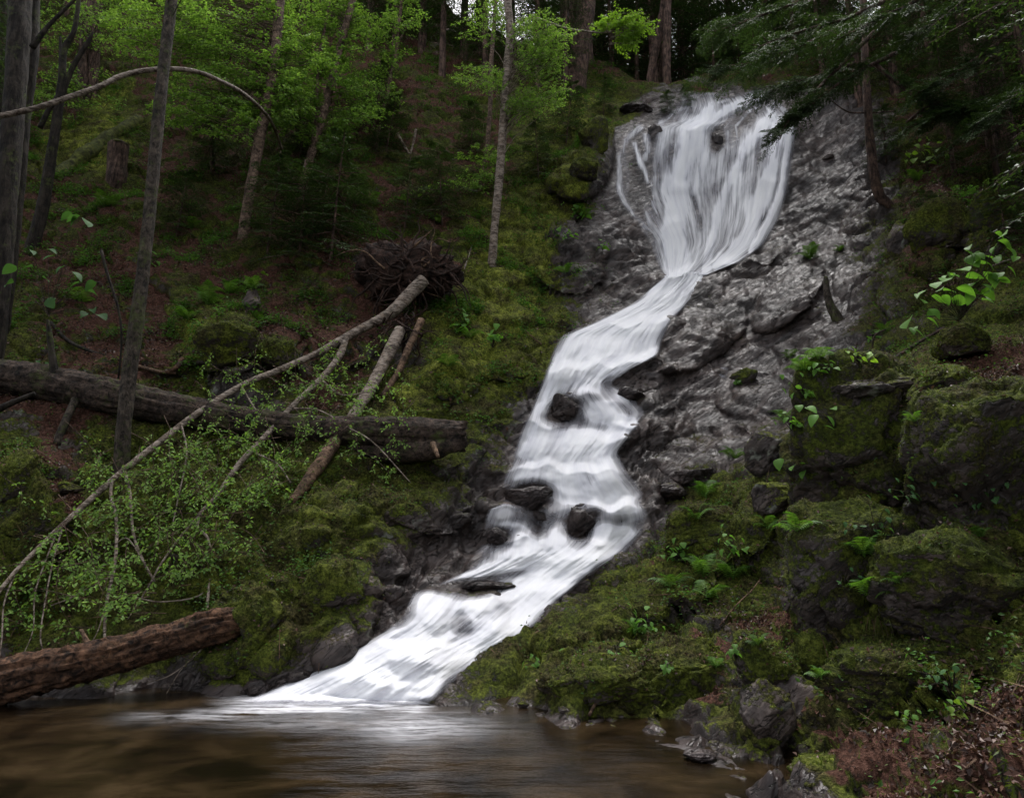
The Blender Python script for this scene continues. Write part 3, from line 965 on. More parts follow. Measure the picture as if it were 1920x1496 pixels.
HOLES = [(1150, 720, 24, 14, 0, 0.5), (1120, 960, 14, 10, 0, 0.4), (1225, 945, 24, 14, 0.2, 0.4), (1010, 1000, 18, 16, 0, 0.4), (1140, 800, 24, 12, 0, 0.3), (1010, 915, 30, 12, 0, 0.4), (1035, 780, 20, 22, 0, 0.4), (1062, 765, 30, 26, 0, 1.0), (1185, 765, 48, 15, 0.1, 0.45), (1120, 745, 40, 12, 0, 0.3), (985, 932, 52, 20, 0.05, 1.0), (1087, 985, 26, 34, 0, 1.0), (935, 1006, 24, 20, 0, 0.9), (1010, 975, 40, 22, 0, 0.6),
         (1170, 978, 45, 16, 0.2, 0.4), (1190, 905, 34, 34, 0, 0.30), (905, 1040, 34, 30, 0, 0.4), (860, 1092, 60, 9, -0.08, 0.6), (900, 1108, 52, 13, -0.15, 0.75), (965, 1075, 60, 8, -0.2, 0.4), (865, 1180, 24, 28, 0.3, 0.5), (830, 1105, 40, 8, 0, 0.5),
         (1095, 790, 30, 14, 0, 0.3), (970, 870, 30, 26, 0, 0.2), (1100, 655, 50, 16, 0.4, 0.15), (760, 1160, 20, 34, 0.3, 0.35), (1200, 560, 20, 8, -0.6, 0.35), (950, 1145, 45, 12, -0.5, 0.3), (1290, 545, 14, 20, 0.6, 0.3), (1000, 940, 20, 20, 0, 0.2)]


def dens_mid(px, py, t, s):
    e = np.minimum(t, 1 - t)
    n_ = fbm(np.column_stack([px.ravel() / 60, py.ravel() / 60, 0 * px.ravel()]), 3).reshape(px.shape)
    d = (0.45 * sstep(0.0, 0.06, e + 0.02 * n_) + 0.65 * sstep(0.0, 0.15, e + 0.05 * n_))
    for x, y, rx, ry, a, k in HOLES:
        d = d - 1.45 * k * gauss(px, py, x, y, rx * 1.12, ry * 1.12, a)
    d *= sstep(0.0, 0.012, s)
    shelf = np.zeros(px.shape)  # shading of each step put into the density: darker shelf and face, brighter foot
    for pts, A, h in LEDGES[:9]:
        xs = [p[0] for p in pts]; dy = py - np.interp(px, xs, [p[1] for p in pts]) + 24 * n_
        fd = sstep(xs[0] - 30, xs[0] + 20, px) * (1 - sstep(xs[-1] - 20, xs[-1] + 30, px))
        shelf = np.maximum(shelf, fd * A * 2.2 * (0.42 * np.exp(-((dy + 9) / 9) ** 2) + 0.50 * np.exp(-((dy - h * 0.55) / (h * 0.30)) ** 2)))
        d = d + 0.18 * fd * np.exp(-((dy - h * 1.05) / 14) ** 2) * (d > 0.4)
    d = d - shelf * (0.38 + 1.5 * n_)
    return np.clip(d + 0.10 * n_, 0, 1.15) * sstep(0.0, 0.035, e) * (1 - sstep(1306, 1321, py + 5 * n_))


STROKES = [
    ([(1325, 222), (1300, 245), (1288, 300), (1270, 360), (1262, 430), (1275, 512)], 34, 1.05), ([(1300, 230), (1250, 245), (1240, 290), (1232, 340), (1240, 400), (1258, 512)], 15, 0.6), ([(1330, 222), (1318, 300), (1300, 360)], 18, 0.8),
    ([(1262, 430), (1270, 515)], 26, 1.0), ([(1462, 232), (1448, 300), (1430, 370), (1402, 440), (1350, 500)], 24, 0.95), ([(1445, 215), (1392, 290), (1362, 350), (1340, 420), (1322, 512)], 17, 0.85), ([(1480, 235), (1474, 300), (1462, 360), (1440, 420), (1405, 470)], 9, 0.9),
    ([(1363, 250), (1367, 290), (1352, 340), (1325, 400)], 7, 0.75), ([(1378, 235), (1383, 262), (1376, 290)], 3, 0.5), ([(1428, 180), (1372, 200), (1334, 226)], 11, 0.95), ([(1405, 184), (1350, 192), (1322, 196), (1322, 226)], 5, 0.6), ([(1240, 230), (1270, 208), (1320, 194)], 5, 0.6), ([(1258, 226), (1285, 212)], 4, 0.5),
    ([(1426, 200), (1398, 212), (1382, 234)], 3, 0.6), ([(1200, 238), (1180, 256), (1168, 272), (1162, 300), (1164, 345), (1172, 380), (1190, 404), (1212, 428), (1238, 448)], 4.5, 0.6), ([(1190, 270), (1204, 310), (1220, 350), (1232, 400)], 4, 0.8), ([(1212, 254), (1216, 285), (1210, 300)], 4, 0.6), ([(1176, 262), (1205, 240)], 3, 0.5),
    ([(1165, 270), (1176, 330), (1172, 380)], 4, 0.22), ([(1215, 400), (1225, 440)], 7, 0.45), ([(1390, 300), (1370, 400), (1340, 500)], 26, 0.45), ([(1440, 300), (1410, 400), (1370, 480)], 20, 0.45), ([(1300, 400), (1290, 512)], 18, 0.5), ([(1340, 440), (1325, 512)], 14, 0.45),
    ([(1300, 400), (1312, 512)], 14, 0.45),
]


def dens_up(px, py, t, s):
    d = np.zeros(px.shape)
    wn = fbm(np.column_stack([px.ravel() / 22, py.ravel() / 50, 0 * px.ravel() + 5]), 3).reshape(px.shape)
    for pts, w, k in STROKES:
        d = np.maximum(d, (k if w > 8 else k * (0.85 + 0.9 * wn)) * np.exp(-(segdist(px + 8 * wn, py, pts) / (w * (1.1 + 0.5 * wn))) ** 2))
    d = np.maximum(d, 0.62 * sstep(1222, 1262, px) * sstep(236, 300, py) * sstep(0.02, 0.16, np.minimum(t, 1 - t)))
    d = d - 0.9 * gauss(px, py, 1343, 262, 14, 26) - 0.3 * gauss(px, py, 1300, 212, 22, 8)
    e = np.minimum(t, 1 - t)
    return np.clip(d, 0, 1.1) * sstep(0, 0.03, e) * (1 - sstep(0.985, 1.0, s) * 0.5)


w1 = ribbon('white_water', LQ, RQ, 150, 0.20, dens_mid, 0)
tag(w1, kind='structure')
w2 = ribbon('waterfall_veil', UL, UR, 170, 0.22, dens_up, 0)
tag(w2, kind='structure')

# side trickle on the right slab
TL = resample([(1300, 668), (1306, 690), (1312, 715)], 30); TR = resample([(1345, 668), (1368, 690), (1364, 718)], 30)
w3 = ribbon('side_trickle', TL, TR, 40, 0.03, lambda px, py, t, s: 0.42 * sstep(0, 0.25, np.minimum(t, 1 - t)) * sstep(0, 0.2, s) * (1 - sstep(0.7, 1, s)) + 0 * px, 0)
tag(w3, kind='structure')

# ------------------------------------------------------------------ pool
gx = np.linspace(-16, 9, 500); gy = np.concatenate([np.linspace(-25, 2.9, 20), np.linspace(3, 9.2, 300)])
PX, PY = np.meshgrid(gx, gy)
pv = np.stack([PX, PY, 0 * PX], -1)
qx, qy = project(np.where(PY[..., None] < 3, np.array([0, 3.0, 0]), pv))
ff = fbm(np.column_stack([PX.ravel() * 1.6, PY.ravel() * 2.2, 0 * PX.ravel()]), 4).reshape(PX.shape)
foam = 0.86 * np.exp(-(np.maximum(qy - 1314 - 16 * ff, 0) / 15) ** 2) * sstep(370, 560, qx) * (1 - sstep(775, 840, qx))
foam = np.maximum(foam, 0.75 * np.exp(-(segdist(qx, qy + 10 * ff, [(640, 1326), (500, 1330), (400, 1334), (330, 1340)]) / 9) ** 2) * sstep(330, 560, qx))
foam = np.maximum(foam, 0.26 * np.exp(-(segdist(qx, qy + 14 * ff, [(480, 1332), (300, 1346), (150, 1352)]) / 10) ** 2) * sstep(150, 460, qx))
foam = np.maximum(foam, 0.34 * gauss(qx, qy, 780, 1362, 110, 24)); foam = np.maximum(foam, 0.15 * gauss(qx, qy, 600, 1352, 200, 16))
foam = np.where(PY < 3, 0, foam)
pv[..., 2] = 0.012 * fbm(np.column_stack([PX.ravel() * 1.5, PY.ravel() * 4, 0 * PX.ravel()]), 3).reshape(PX.shape) * (PY > 3)
n_, m_ = PX.shape
ii = np.arange(n_ - 1)[:, None] * m_; jj = np.arange(m_ - 1)[None, :]
me = new_mesh('pool', pv.reshape(-1, 3), np.stack([ii + jj, ii + jj + 1, ii + m_ + jj + 1, ii + m_ + jj], -1).reshape(-1, 4), None, M['pool'])
attr(me, 'foam', foam)
tag(link('water', me), kind='structure')
# ------------------------------------------------------------------ vegetation materials
M['bark_dark'] = mat_bark('dark_bark', (0.007, 0.005, 0.004), (0.034, 0.027, 0.021), 8, 0.2, 0.25)
M['bark_grey'] = mat_bark('grey_bark', (0.010, 0.008, 0.006), (0.072, 0.056, 0.043), 12, 0.5, 0.35)
M['bark_brown'] = mat_bark('brown_bark', (0.050, 0.030, 0.022), (0.20, 0.135, 0.10), 11, 0.8, 0.1, 0.8)
M['bark_hem'] = mat_bark('hemlock_bark', (0.022, 0.013, 0.010), (0.12, 0.075, 0.058), 10, 0.16, 0.05)
M['bark_birch'] = mat_bark('pale_birch_bark', (0.05, 0.034, 0.025), (0.20, 0.150, 0.115), 9, 1.6, 0.05, 0.85, 0.7, (0.32, 0.262, 0.215))
M['deadwood'] = mat_bark('bare_dead_wood', (0.04, 0.022, 0.014), (0.20, 0.125, 0.08), 10, 1.0, 0.0)
M['logbark'] = mat_bark('old_log_bark', (0.008, 0.006, 0.005), (0.075, 0.052, 0.040), 9, 1.0, 0.3)
M['redlog'] = mat_bark('red_rotten_wood', (0.010, 0.006, 0.004), (0.130, 0.068, 0.040), 9, 1.0, 0.12)
M['roots'] = mat_bark('root_soil', (0.010, 0.006, 0.005), (0.055, 0.030, 0.022), 9, 1.0, 0.0)
M['mossbark'] = mat_bark('mossy_wood', (0.022, 0.024, 0.007), (0.085, 0.095, 0.018), 6, 1.0, 0.3)
M['leaf'] = mat_leaf('birch_leaf', [(0.085, 0.165, 0.038), (0.170, 0.285, 0.062), (0.260, 0.40, 0.105)])
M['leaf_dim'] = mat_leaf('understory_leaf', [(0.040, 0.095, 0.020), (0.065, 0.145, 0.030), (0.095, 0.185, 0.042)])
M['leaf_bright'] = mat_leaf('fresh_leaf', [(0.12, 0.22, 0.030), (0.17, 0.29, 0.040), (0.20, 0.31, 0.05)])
M['needle'] = mat_leaf('hemlock_needle', [(0.020, 0.040, 0.015), (0.036, 0.066, 0.022), (0.058, 0.095, 0.032)], 0.25)
M['needle_soft'] = mat_leaf('young_hemlock_needle', [(0.026, 0.050, 0.018), (0.045, 0.080, 0.026), (0.06, 0.10, 0.034)], 0.25)
M['fern'] = mat_leaf('fern_green', [(0.045, 0.11, 0.018), (0.08, 0.17, 0.026), (0.11, 0.21, 0.035)], 0.4)
M['bigleaf'] = mat_leaf('broad_leaf_green', [(0.07, 0.17, 0.035), (0.11, 0.24, 0.045), (0.15, 0.29, 0.05)], 0.5, 0.55, 0.15)
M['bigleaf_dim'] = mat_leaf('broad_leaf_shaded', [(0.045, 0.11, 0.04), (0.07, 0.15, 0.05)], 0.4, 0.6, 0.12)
M['dead_leaf'] = mat_leaf('dead_leaf', [(0.018, 0.008, 0.005), (0.046, 0.019, 0.012), (0.072, 0.032, 0.020), (0.13, 0.068, 0.042)], 0.05, 0.55, 0.4)
M['grass'] = mat_leaf('grass_blade', [(0.04, 0.07, 0.012), (0.09, 0.12, 0.02), (0.12, 0.13, 0.03)], 0.3)


def unit(v):
    return v / (np.linalg.norm(v, axis=-1, keepdims=True) + 1e-12)


def add_leaves(mb, p, d, n, L, Wd, fold=0.18):
    """leaf: four corners, two halves folded along the midrib"""
    d = unit(d); s = unit(np.cross(d, n)); n = unit(np.cross(s, d))
    L = np.asarray(L)[:, None]; Wd = np.asarray(Wd)[:, None]
    v = np.stack([p, p + d * L * 0.45 + s * Wd * 0.5 + n * Wd * fold, p + d * L - n * L * 0.12, p + d * L * 0.45 - s * Wd * 0.5 + n * Wd * fold], 1)
    m = len(p); b = np.arange(m)[:, None] * 4
    t = np.concatenate([b + np.array([0, 1, 2]), b + np.array([0, 2, 3])], 0)
    mb.add(v.reshape(-1, 3), None, t)


def add_tri_leaves(mb, p, d, n, L, Wd):
    d = unit(d); s = unit(np.cross(d, n))
    L = np.asarray(L)[:, None]; Wd = np.asarray(Wd)[:, None]
    v = np.stack([p - s * Wd * 0.5, p + s * Wd * 0.5, p + d * L], 1)
    mb.add(v.reshape(-1, 3), None, np.arange(len(p) * 3).reshape(-1, 3))


def spray(wood, fol, start, end, spread, nl, leaf=0.06, droop=0.1, rg=rng, up=(0, 0, 1), tilt=0.5, tw=0.006):
    """a leafy branch: axis, alternate side twigs in a layer, leaves along them"""
    start = np.asarray(start, float); end = np.asarray(end, float)
    L = np.linalg.norm(end - start)
    ax = (end - start) / (L + 1e-9)
    up = np.asarray(up, float)
    side = np.cross(ax, up); side /= np.linalg.norm(side) + 1e-9
    mid = (start + end) / 2 + np.array([0, 0, L * droop]) + side * L * 0.08 * rg.normal()
    c, _ = tube(wood, [start, mid, end], [tw * 1.6, tw, tw * 0.35], sides=4, n=7, cap=False) if wood is not None else (catmull([start, mid, end], 7), 0)
    nt_ = max(3, int(L / 0.16))
    ps, dsn = [], []
    for k in range(nt_):
        u = 0.2 + 0.8 * (k + 0.5) / nt_
        i = min(5, int(u * 6)); b = c[i] + (c[i + 1] - c[i]) * (u * 6 - i)
        sg = 1 if k % 2 else -1
        a = math.radians(rg.uniform(35, 65))
        ln = spread * (1.1 - 0.7 * u) * rg.uniform(0.6, 1.1)
        dd = ax * math.cos(a) + side * sg * math.sin(a) + up * rg.normal() * 0.16
        e = b + dd * ln + np.array([0, 0, -0.15 * ln])
        if wood is not None: tube(wood, [b, e], [tw * 0.5, tw * 0.2], sides=3, n=2, cap=False)
        m = max(2, int(nl / nt_))
        t = (np.arange(m) + 0.6) / m
        q = b + (e - b) * t[:, None]
        sd = np.where(np.arange(m) % 2 == 0, 1, -1)[:, None]
        ps.append(q); dsn.append(dd * 0.7 + np.cross(dd, up) * sd * 0.9 + rg.normal(size=(m, 3)) * 0.25 + np.array([0, 0, -0.25]))
    p = np.vstack(ps); d = np.vstack(dsn); m = len(p)
    n = up + rg.normal(size=(m, 3)) * tilt
    s = leaf * rg.uniform(0.65, 1.25, m)
    add_leaves(fol, p + rg.normal(size=(m, 3)) * leaf * 0.25, d, n, s, s * 0.62)


def empty(name, loc, label, cat, group=None):
    o = bpy.data.objects.new(name, None)
    COL.objects.link(o)
    o.empty_display_size = 0.2
    o.location = tuple(float(x) for x in loc)
    tag(o, label, cat, group)
    return o


def part(mb, name, mat, root, smooth=True, kind=None):
    o = mb.obj(name, M[mat], root, smooth, origin=np.array(root.location))
    if kind: o['kind'] = kind
    return o


def copy_tree(o, parent=None):
    c = o.copy(); COL.objects.link(c)
    if parent is not None: c.parent = parent
    for ch in o.children: copy_tree(ch, c)
    return c

# ------------------------------------------------------------------ hemlocks


def bough_template(seed, n_tw=13, n_lf=9, lw=0.018, ll=0.045):
    """flat feathery hemlock bough along +X, length 1"""
    r = np.random.default_rng(seed)
    ps, ds, tw = [], [], []
    def axis(u): return np.array([u, 0.03 * math.sin(u * 5 + seed), -0.16 * u * u])
    for k in range(n_tw):
        u = 0.16 + 0.84 * (k + r.uniform(0, 0.6)) / n_tw
        for sg in (-1, 1):
            ln = 0.52 * (1.02 - u) ** 0.75 * r.uniform(0.6, 1.15) + 0.03
            a = math.radians(r.uniform(42, 62))
            b = axis(u); dd = np.array([math.cos(a), sg * math.sin(a), r.normal() * 0.07])
            e = b + dd * ln + np.array([0, 0, -0.35 * ln * ln - 0.05 * ln])
            tw.append((b, e))
            m = max(3, int(n_lf * (0.4 + ln / 0.4)))
            t = (np.arange(m) + r.uniform(0, 1, m)) / m
            q = b + (e - b) * t[:, None]
            s2 = np.where(r.random(m) < 0.5, 1, -1)[:, None]
            sdv = np.cross(dd, [0, 0, 1])
            ps.append(q); ds.append(dd * 0.75 + sdv * s2 * 0.75 + r.normal(size=(m, 3)) * 0.2 + np.array([0, 0, -0.12]))
    p = np.vstack(ps); d = unit(np.vstack(ds))
    return p, d, tw


BT = [bough_template(s) for s in (1, 2, 3)]


def hemlock_parts(h, seed, r0=0.16, nb=64, low=0.18, blen=2.2, leaf=0.085, bare=False):
    r = np.random.default_rng(seed)
    tr = MB(); cr = MB(); br = MB()
    bend = r.normal(size=2) * 0.03 * h
    def tp(u): return np.array([bend[0] * u * u, bend[1] * u * u, h * u])
    tube(tr, [tp(-0.03), tp(0.0), tp(0.3), tp(0.6), tp(1.0)], [r0 * 1.25, r0 * 1.1, r0 * 0.8, r0 * 0.5, 0.02], sides=10, n=26, rough=0.12, freq=4)
    for k in range(nb):
        u = low + (1 - low) * ((k + r.random()) / nb)
        az = k * 2.4 + r.normal() * 0.4
        L = blen * min(1.0, 0.35 + 1.4 * (1 - u)) * r.uniform(0.6, 1.1) * (0.75 if u < low + 0.06 else 1)
        pitch = 0.15 - 0.45 * (1 - u) + r.normal() * 0.1
        p, d, tw = BT[r.integers(3)]
        R = (Matrix.Rotation(az, 3, 'Z') @ Matrix.Rotation(-pitch, 3, 'Y') @ Matrix.Rotation(r.normal() * 0.25, 3, 'X'))
        R = np.array(R)
        b = tp(u)
        q = (p * L) @ R.T + b; dd = d @ R.T
        m = len(q)
        up = R @ np.array([0, 0, 1.0])
        n = up + r.normal(size=(m, 3)) * 0.4
        s = leaf * r.uniform(0.6, 1.3, m)
        add_tri_leaves(cr, q, dd, n, s, s * 0.36)
        ax = np.array([[0.0, 0, 0], [0.5, 0, -0.04], [1, 0, -0.16]]) * L
        tube(br, ax @ R.T + b, [0.022 * L / 2 + 0.004, 0.012, 0.004], sides=4, n=4, cap=False)
    return tr, br, cr


def hemlock_proto(name, label, group, **k):
    tr, br, cr = hemlock_parts(**k)
    o = empty(name, (0, 0, 0), label, 'tree', group)
    part(tr, 'trunk', 'bark_hem', o); part(br, 'branches', 'bark_hem', o)['kind'] = 'stuff'
    part(cr, 'crown', k.get('mat', 'needle'), o, smooth=False)
    return o


ORD = ['first', 'second', 'third', 'fourth', 'fifth', 'sixth', 'seventh', 'eighth', 'ninth', 'tenth', 'eleventh', 'twelfth', 'thirteenth', 'fourteenth', 'fifteenth', 'sixteenth', 'seventeenth', 'eighteenth', 'nineteenth', 'twentieth'] + ['twenty-%s' % x for x in ('first', 'second', 'third', 'fourth', 'fifth', 'sixth', 'seventh', 'eighth', 'ninth')] + ['thirtieth'] + ['thirty-%s' % x for x in ('first', 'second', 'third', 'fourth', 'fifth', 'sixth', 'seventh', 'eighth', 'ninth')] + [t_ % x for t_ in ('forty-%s', 'fifty-%s', 'sixty-%s', 'seventy-%s', 'eighty-%s') for x in ('first', 'second', 'third', 'fourth', 'fifth', 'sixth', 'seventh', 'eighth', 'ninth')]

H = [hemlock_proto('hemlock_tree', 'x', 'x', h=15, seed=31, r0=0.20, nb=105, low=0.10, blen=2.6),
     hemlock_proto('hemlock_tree', 'x', 'x', h=13, seed=32, r0=0.17, nb=90, low=0.22, blen=2.3),
     hemlock_proto('hemlock_tree', 'x', 'x', h=16, seed=33, r0=0.26, nb=75, low=0.42, blen=2.6)]
used = [False] * len(H)


def put_hemlock(k, loc, sc, rz, label, group):
    global used
    if not used[k]:
        o = H[k]; used[k] = True
    else:
        o = copy_tree(H[k])
    o.location = loc; o.scale = (sc, sc, sc); o.rotation_euler = (0, 0, rz)
    tag(o, label, 'tree', group)
    return o


def ground_z_back(x, y):
    return 19.2 + 0.04 * (y - 24)


# dark trees on the rim and beyond, behind the top of the falls
rim = []
for k, (px, Y, kk, sc) in enumerate([(1060, 26.5, 2, 1.0), (1102, 26, 2, 1.15), (1150, 28, 1, .9), (1195, 27.5, 1, .8), (1228, 27, 2, .9), (1252, 27, 2, .95), (1300, 30, 1, .8), (1345, 28, 0, .55), (1392, 31, 1, .8), (1425, 27.5, 0, .5), (1470, 29, 1, .8), (1500, 26, 0, .7), (1535, 28, 0, .9), (1580, 27, 1, 1.0),
                                      (1010, 31, 0, 1.1), (1130, 33, 2, 1.1), (1215, 35, 1, 1.1), (1275, 37, 2, 1.2), (1330, 36, 2, 1.1), (1372, 38, 1, 1.2), (1410, 40, 2, 1.2), (1450, 37, 1, 1.1), (1520, 36, 0, 1.1), (1240, 44, 0, 1.3), (1310, 46, 2, 1.3), (1390, 48, 0, 1.2), (1180, 42, 0, 1.3), (1480, 46, 0, 1.3), (1090, 40, 0, 1.3), (1040, 52, 0, 1.5), (1120, 56, 0, 1.5), (1205, 54, 0, 1.5), (1262, 58, 0, 1.6), (1335, 56, 0, 1.6), (1360, 62, 0, 1.7), (1430, 60, 0, 1.7), (1500, 55, 0, 1.5), (1290, 66, 0, 1.9)] + [(1020 + 40 * i_, 60 + (i_ * 7) % 23, 0, 1.7 + 0.05 * (i_ % 5)) for i_ in range(13)] + [(1020 + 24 * i_, 29.5 + (i_ * 5) % 9, 0, 1.25 + 0.06 * (i_ % 4)) for i_ in range(24)]):
    a, b, _ = ratios(px, 200)
    rim.append((px, Y, kk, sc, float(a) * Y))
rim.sort()
for i, (px, Y, kk, sc, x) in enumerate(rim):
    put_hemlock(kk, (x, Y, 18.6 + 0.03 * (Y - 24) + (1.4 if px < 1160 else 0) + (1.2 if px > 1480 else 0)), sc, i * 1.7, '%s dark hemlock counted from the left along the rim above the falls' % ORD[i], 'hemlocks on the rim above the falls')

# hemlocks on the slope right of the falls
rs = [(1545, 158, 1, .62, .9), (1612, 190, 0, .70, .6), (1560, 120, 0, .8, 0), (1680, 170, 0, .75, 0), (1765, 245, 1, .7, 0), (1840, 250, 2, .8, 0), (1890, 285, 2, .85, 0), (1720, 90, 0, .9, 0), (1850, 120, 0, .9, 0), (1930, 180, 0, .9, 0), (1960, 330, 1, .7, 0), (2060, 250, 0, .9, 0), (1990, 60, 0, 1.0, 0), (1800, 10, 0, 1.0, 0), (1690, -10, 0, 1.0, 0), (2150, 420, 0, .8, 0), (1790, 330, 0, .3, 0), (1870, 340, 0, .33, 0)]
rs.sort()
for i, (px, py, kk, sc, fwd) in enumerate(rs):
    p = hit(px, py); p[2] -= 0.15
    put_hemlock(kk, p, sc, i * 2.3 + 0.4, '%s hemlock counted from the left on the slope right of the falls' % ORD[i], 'hemlocks on the slope right of the falls')

# dark hemlocks at the back of the left slope
ls = [(20, 60, 1, .8), (130, 20, 2, .8), (240, 40, 1, .8), (340, 60, 2, .7), (420, -20, 1, .9), (500, 60, 2, .7), (570, 20, 0, .9), (640, 60, 1, .8), (690, 90, 0, .75), (740, 110, 1, .8), (790, 90, 0, .8), (830, 140, 1, .8), (870, 110, 0, .85), (910, 150, 0, .7), (960, 130, 1, .9), (1010, 165, 1, .75), (1060, 185, 1, .6), (-80, 120, 0, .8), (-160, 300, 0, .8), (100, -150, 0, 1), (330, -150, 0, 1), (560, -120, 0, 1), (760, -40, 0, 1), (900, 40, 0, 1)]
ls.sort()
for i, (px, py, kk, sc) in enumerate(ls):
    p = hit(px, max(py, float(np.interp(px, *SKYL)) + 3)); p[2] -= 0.15
    put_hemlock(kk, p, sc, i * 1.9, '%s dark hemlock counted from the left at the top of the left slope' % ORD[i], 'hemlocks at the top of the left slope')

# young hemlocks low on the left slope
hs_ = MB()
Y1 = hemlock_proto('young_hemlock', 'x', 'x', h=3.0, seed=41, r0=0.035, nb=46, low=0.04, blen=1.25, leaf=0.06)
for c_ in Y1.children:
    if c_.name.startswith('crown'): c_.data.materials[0] = M['needle_soft']
ys = [(505, 470, .9, 'beside the leaning brown trunk'), (560, 500, 1.0, 'in front of the two leaning brown trunks'), (620, 490, 1.1, 'left of the upturned root plate'), (600, 430, .9, 'at the foot of the right leaning brown trunk'), (660, 420, .6, 'on the dark bank above the root plate'),
      (760, 430, .7, 'above the upturned root plate'), (830, 420, .8, 'left of the pale birch foot'), (720, 300, .8, 'below the thin leaning sapling'), (1060, 260, .8, 'on the cliff left of the falls'), (1010, 330, .7, 'right of the pale birch trunk'), (330, 440, .7, 'between the two tall left trunks'), (880, 300, .7, 'beside the thin twin trunk'), (1130, 215, .5, 'at the cliff edge beside the falls'), (1290, 196, .35, 'on the rim right above the falls'), (1250, 212, .35, 'at the upper left corner of the falls'),
      (1740, 440, .4, 'on the stony bank below the right hemlocks'), (400, 330, .8, 'right of the tall mossy trunk'), (700, 240, .9, 'in the dark hollow behind the leaning saplings'), (1890, 470, .5, 'above the broad-leaved bush'), (1660, 300, .6, 'beside the curved hemlock trunk'), (560, 290, .6, 'behind the leaning brown trunks')]
for i, (px, py, sc, wh) in enumerate(ys):
    o = Y1 if i == 0 else copy_tree(Y1)
    p = hit(px, py); p[2] -= 0.05
    o.location = p; o.scale = (sc,) * 3; o.rotation_euler = (0.08 * math.sin(i * 3), 0.08 * math.cos(i * 5), i * 1.3)
    tag(o, 'young feathery hemlock %s' % wh, 'tree', 'young hemlocks on the banks')

# hemlocks added out of view on both banks; their crowns shade the stream sides
side = [(-8.0, 2.5, 1.0), (-11.0, 6.5, 1.1), (-13, 9.5, 1.1), (-13, 13.5, 1.0), (-11.5, 2, 1.0), (-15.5, 17, 1.0), (7.0, 1.2, 1.0), (8.0, 4.2, 1.0), (6.0, 4.6, .95), (5.4, 2.0, .95), (6.7, 3.0, 1.01), (7.6, 6.2, 1.01), (9.2, 8.6, 1.01), (6.4, 0.2, 1.01), (8.8, 4.6, 1.01), (11.2, 10.2, 1.01), (10, 7.5, 1.05), (10.5, 2.5, 1.1), (12.5, 11, 1.0), (9, -2, 1.0), (15, 14.5, 1.0), (-9, -4, 1.0), (8, -6, 1.0)]
for i, (x, y, sc) in enumerate(sorted(side)):
    put_hemlock(0 if sc == 1.01 else 2 if abs(x) < 9 else 1, (x, y, 0.3 + 0.55 * max(0, abs(x) - 5) + 0.45 * max(0, y - 6)), sc * 0.95, i * 2.1, '%s big out-of-view hemlock counted from the left, added to shade the banks' % ORD[i], 'out-of-view hemlocks added to shade the banks')
# ------------------------------------------------------------------ broadleaf trees of the left slope
FD = 2.4


def lean_tree(name, label, mat, pts, base_fix=True, sprays=(), leafmat='leaf', extra=(), sides=14, rough=0.12, cat='tree', group=None, nl=70, leaf=0.088, seed=0):
    """pts: trunk from the foot up as (px, py, Y, width px); sprays: (px, py, rx, ry, Y0, Y1, count)"""
    rg = np.random.default_rng(seed + 100)
    if base_fix:
        off = hitY(pts[0][0], pts[0][1]) - pts[0][2]
        pts = [(x, y, Y + off, w) for x, y, Y, w in pts]
        x, y, Y, w = pts[0]
        pts = [(x + (x - pts[1][0]) * 0.3, y + 34, Y + 0.10, w * 1.2), (x + (x - pts[1][0]) * 0.15, y + 14, Y + 0.05, w * 1.12)] + pts
        extra = [[(x, y, Y + off, w) for x, y, Y, w in ex] for ex in extra]
        sprays = [(a0, a1, a2, a3, a4 + off + (1.7 if seed in (7, 8) else 0), a5 + off + (1.7 if seed in (7, 8) else 0), a6) for a0, a1, a2, a3, a4, a5, a6 in sprays]
    foot = P(pts[0][0], pts[0][1], pts[0][2])
    o = empty(name, foot, label, cat, group)
    tr = MB()
    c, r = pxtube(tr, pts, sides=sides + 8, rough=rough, freq=4, flare=0.25, ridge=0.0 if rough == 0 else 0.10, rf=3.5, n=18 * len(pts))
    part(tr, 'trunk', mat, o)
    for e in extra:
        b = MB(); pxtube(b, e, sides=8, rough=0.1, n=8 * len(e)); part(b, 'branch', mat, o)
    if sprays:
        wd = MB(); fo = MB()
        for (px, py, rx, ry, Y0, Y1_, cnt) in sprays:
            for k in range(int(cnt * FD)):
                a = rg.uniform(0, 2 * math.pi); q = math.sqrt(rg.random())
                x, y, Y = px + rx * q * math.cos(a), py + ry * q * math.sin(a), rg.uniform(Y0, Y1_)
                en = P(x, y, Y)
                # root of the branch on the trunk, a little below the tip
                dz = c[:, 2] - (en[2] - rg.uniform(0.1, 0.9))
                i = int(np.argmin(np.abs(dz)))
                st = c[i]
                v = en - st; D = np.linalg.norm(v)
                L = min(D, rg.uniform(0.9, 1.7))
                hv = v.copy(); hv[2] *= 0.35; hv /= np.linalg.norm(hv) + 1e-9
                sp = en - hv * L * 0.85
                if D > L * 1.05:
                    tube(wd, [st, (st + sp) / 2 + np.array([0, 0, 0.08 * D]), sp], [0.014, 0.010, 0.007], sides=4, n=5, cap=False)
                spray(wd, fo, sp, en, 0.55, nl, leaf, 0.06, rg, up=np.array([0, -0.25, 1]) + rg.normal(size=3) * 0.15, tilt=0.55)
        part(wd, 'twigs', mat, o)['kind'] = 'stuff'
        part(fo, 'foliage', leafmat, o, smooth=False)['kind'] = 'stuff'
    return o


def gY(px, py, dy=0.0):
    return hitY(px, py) + dy


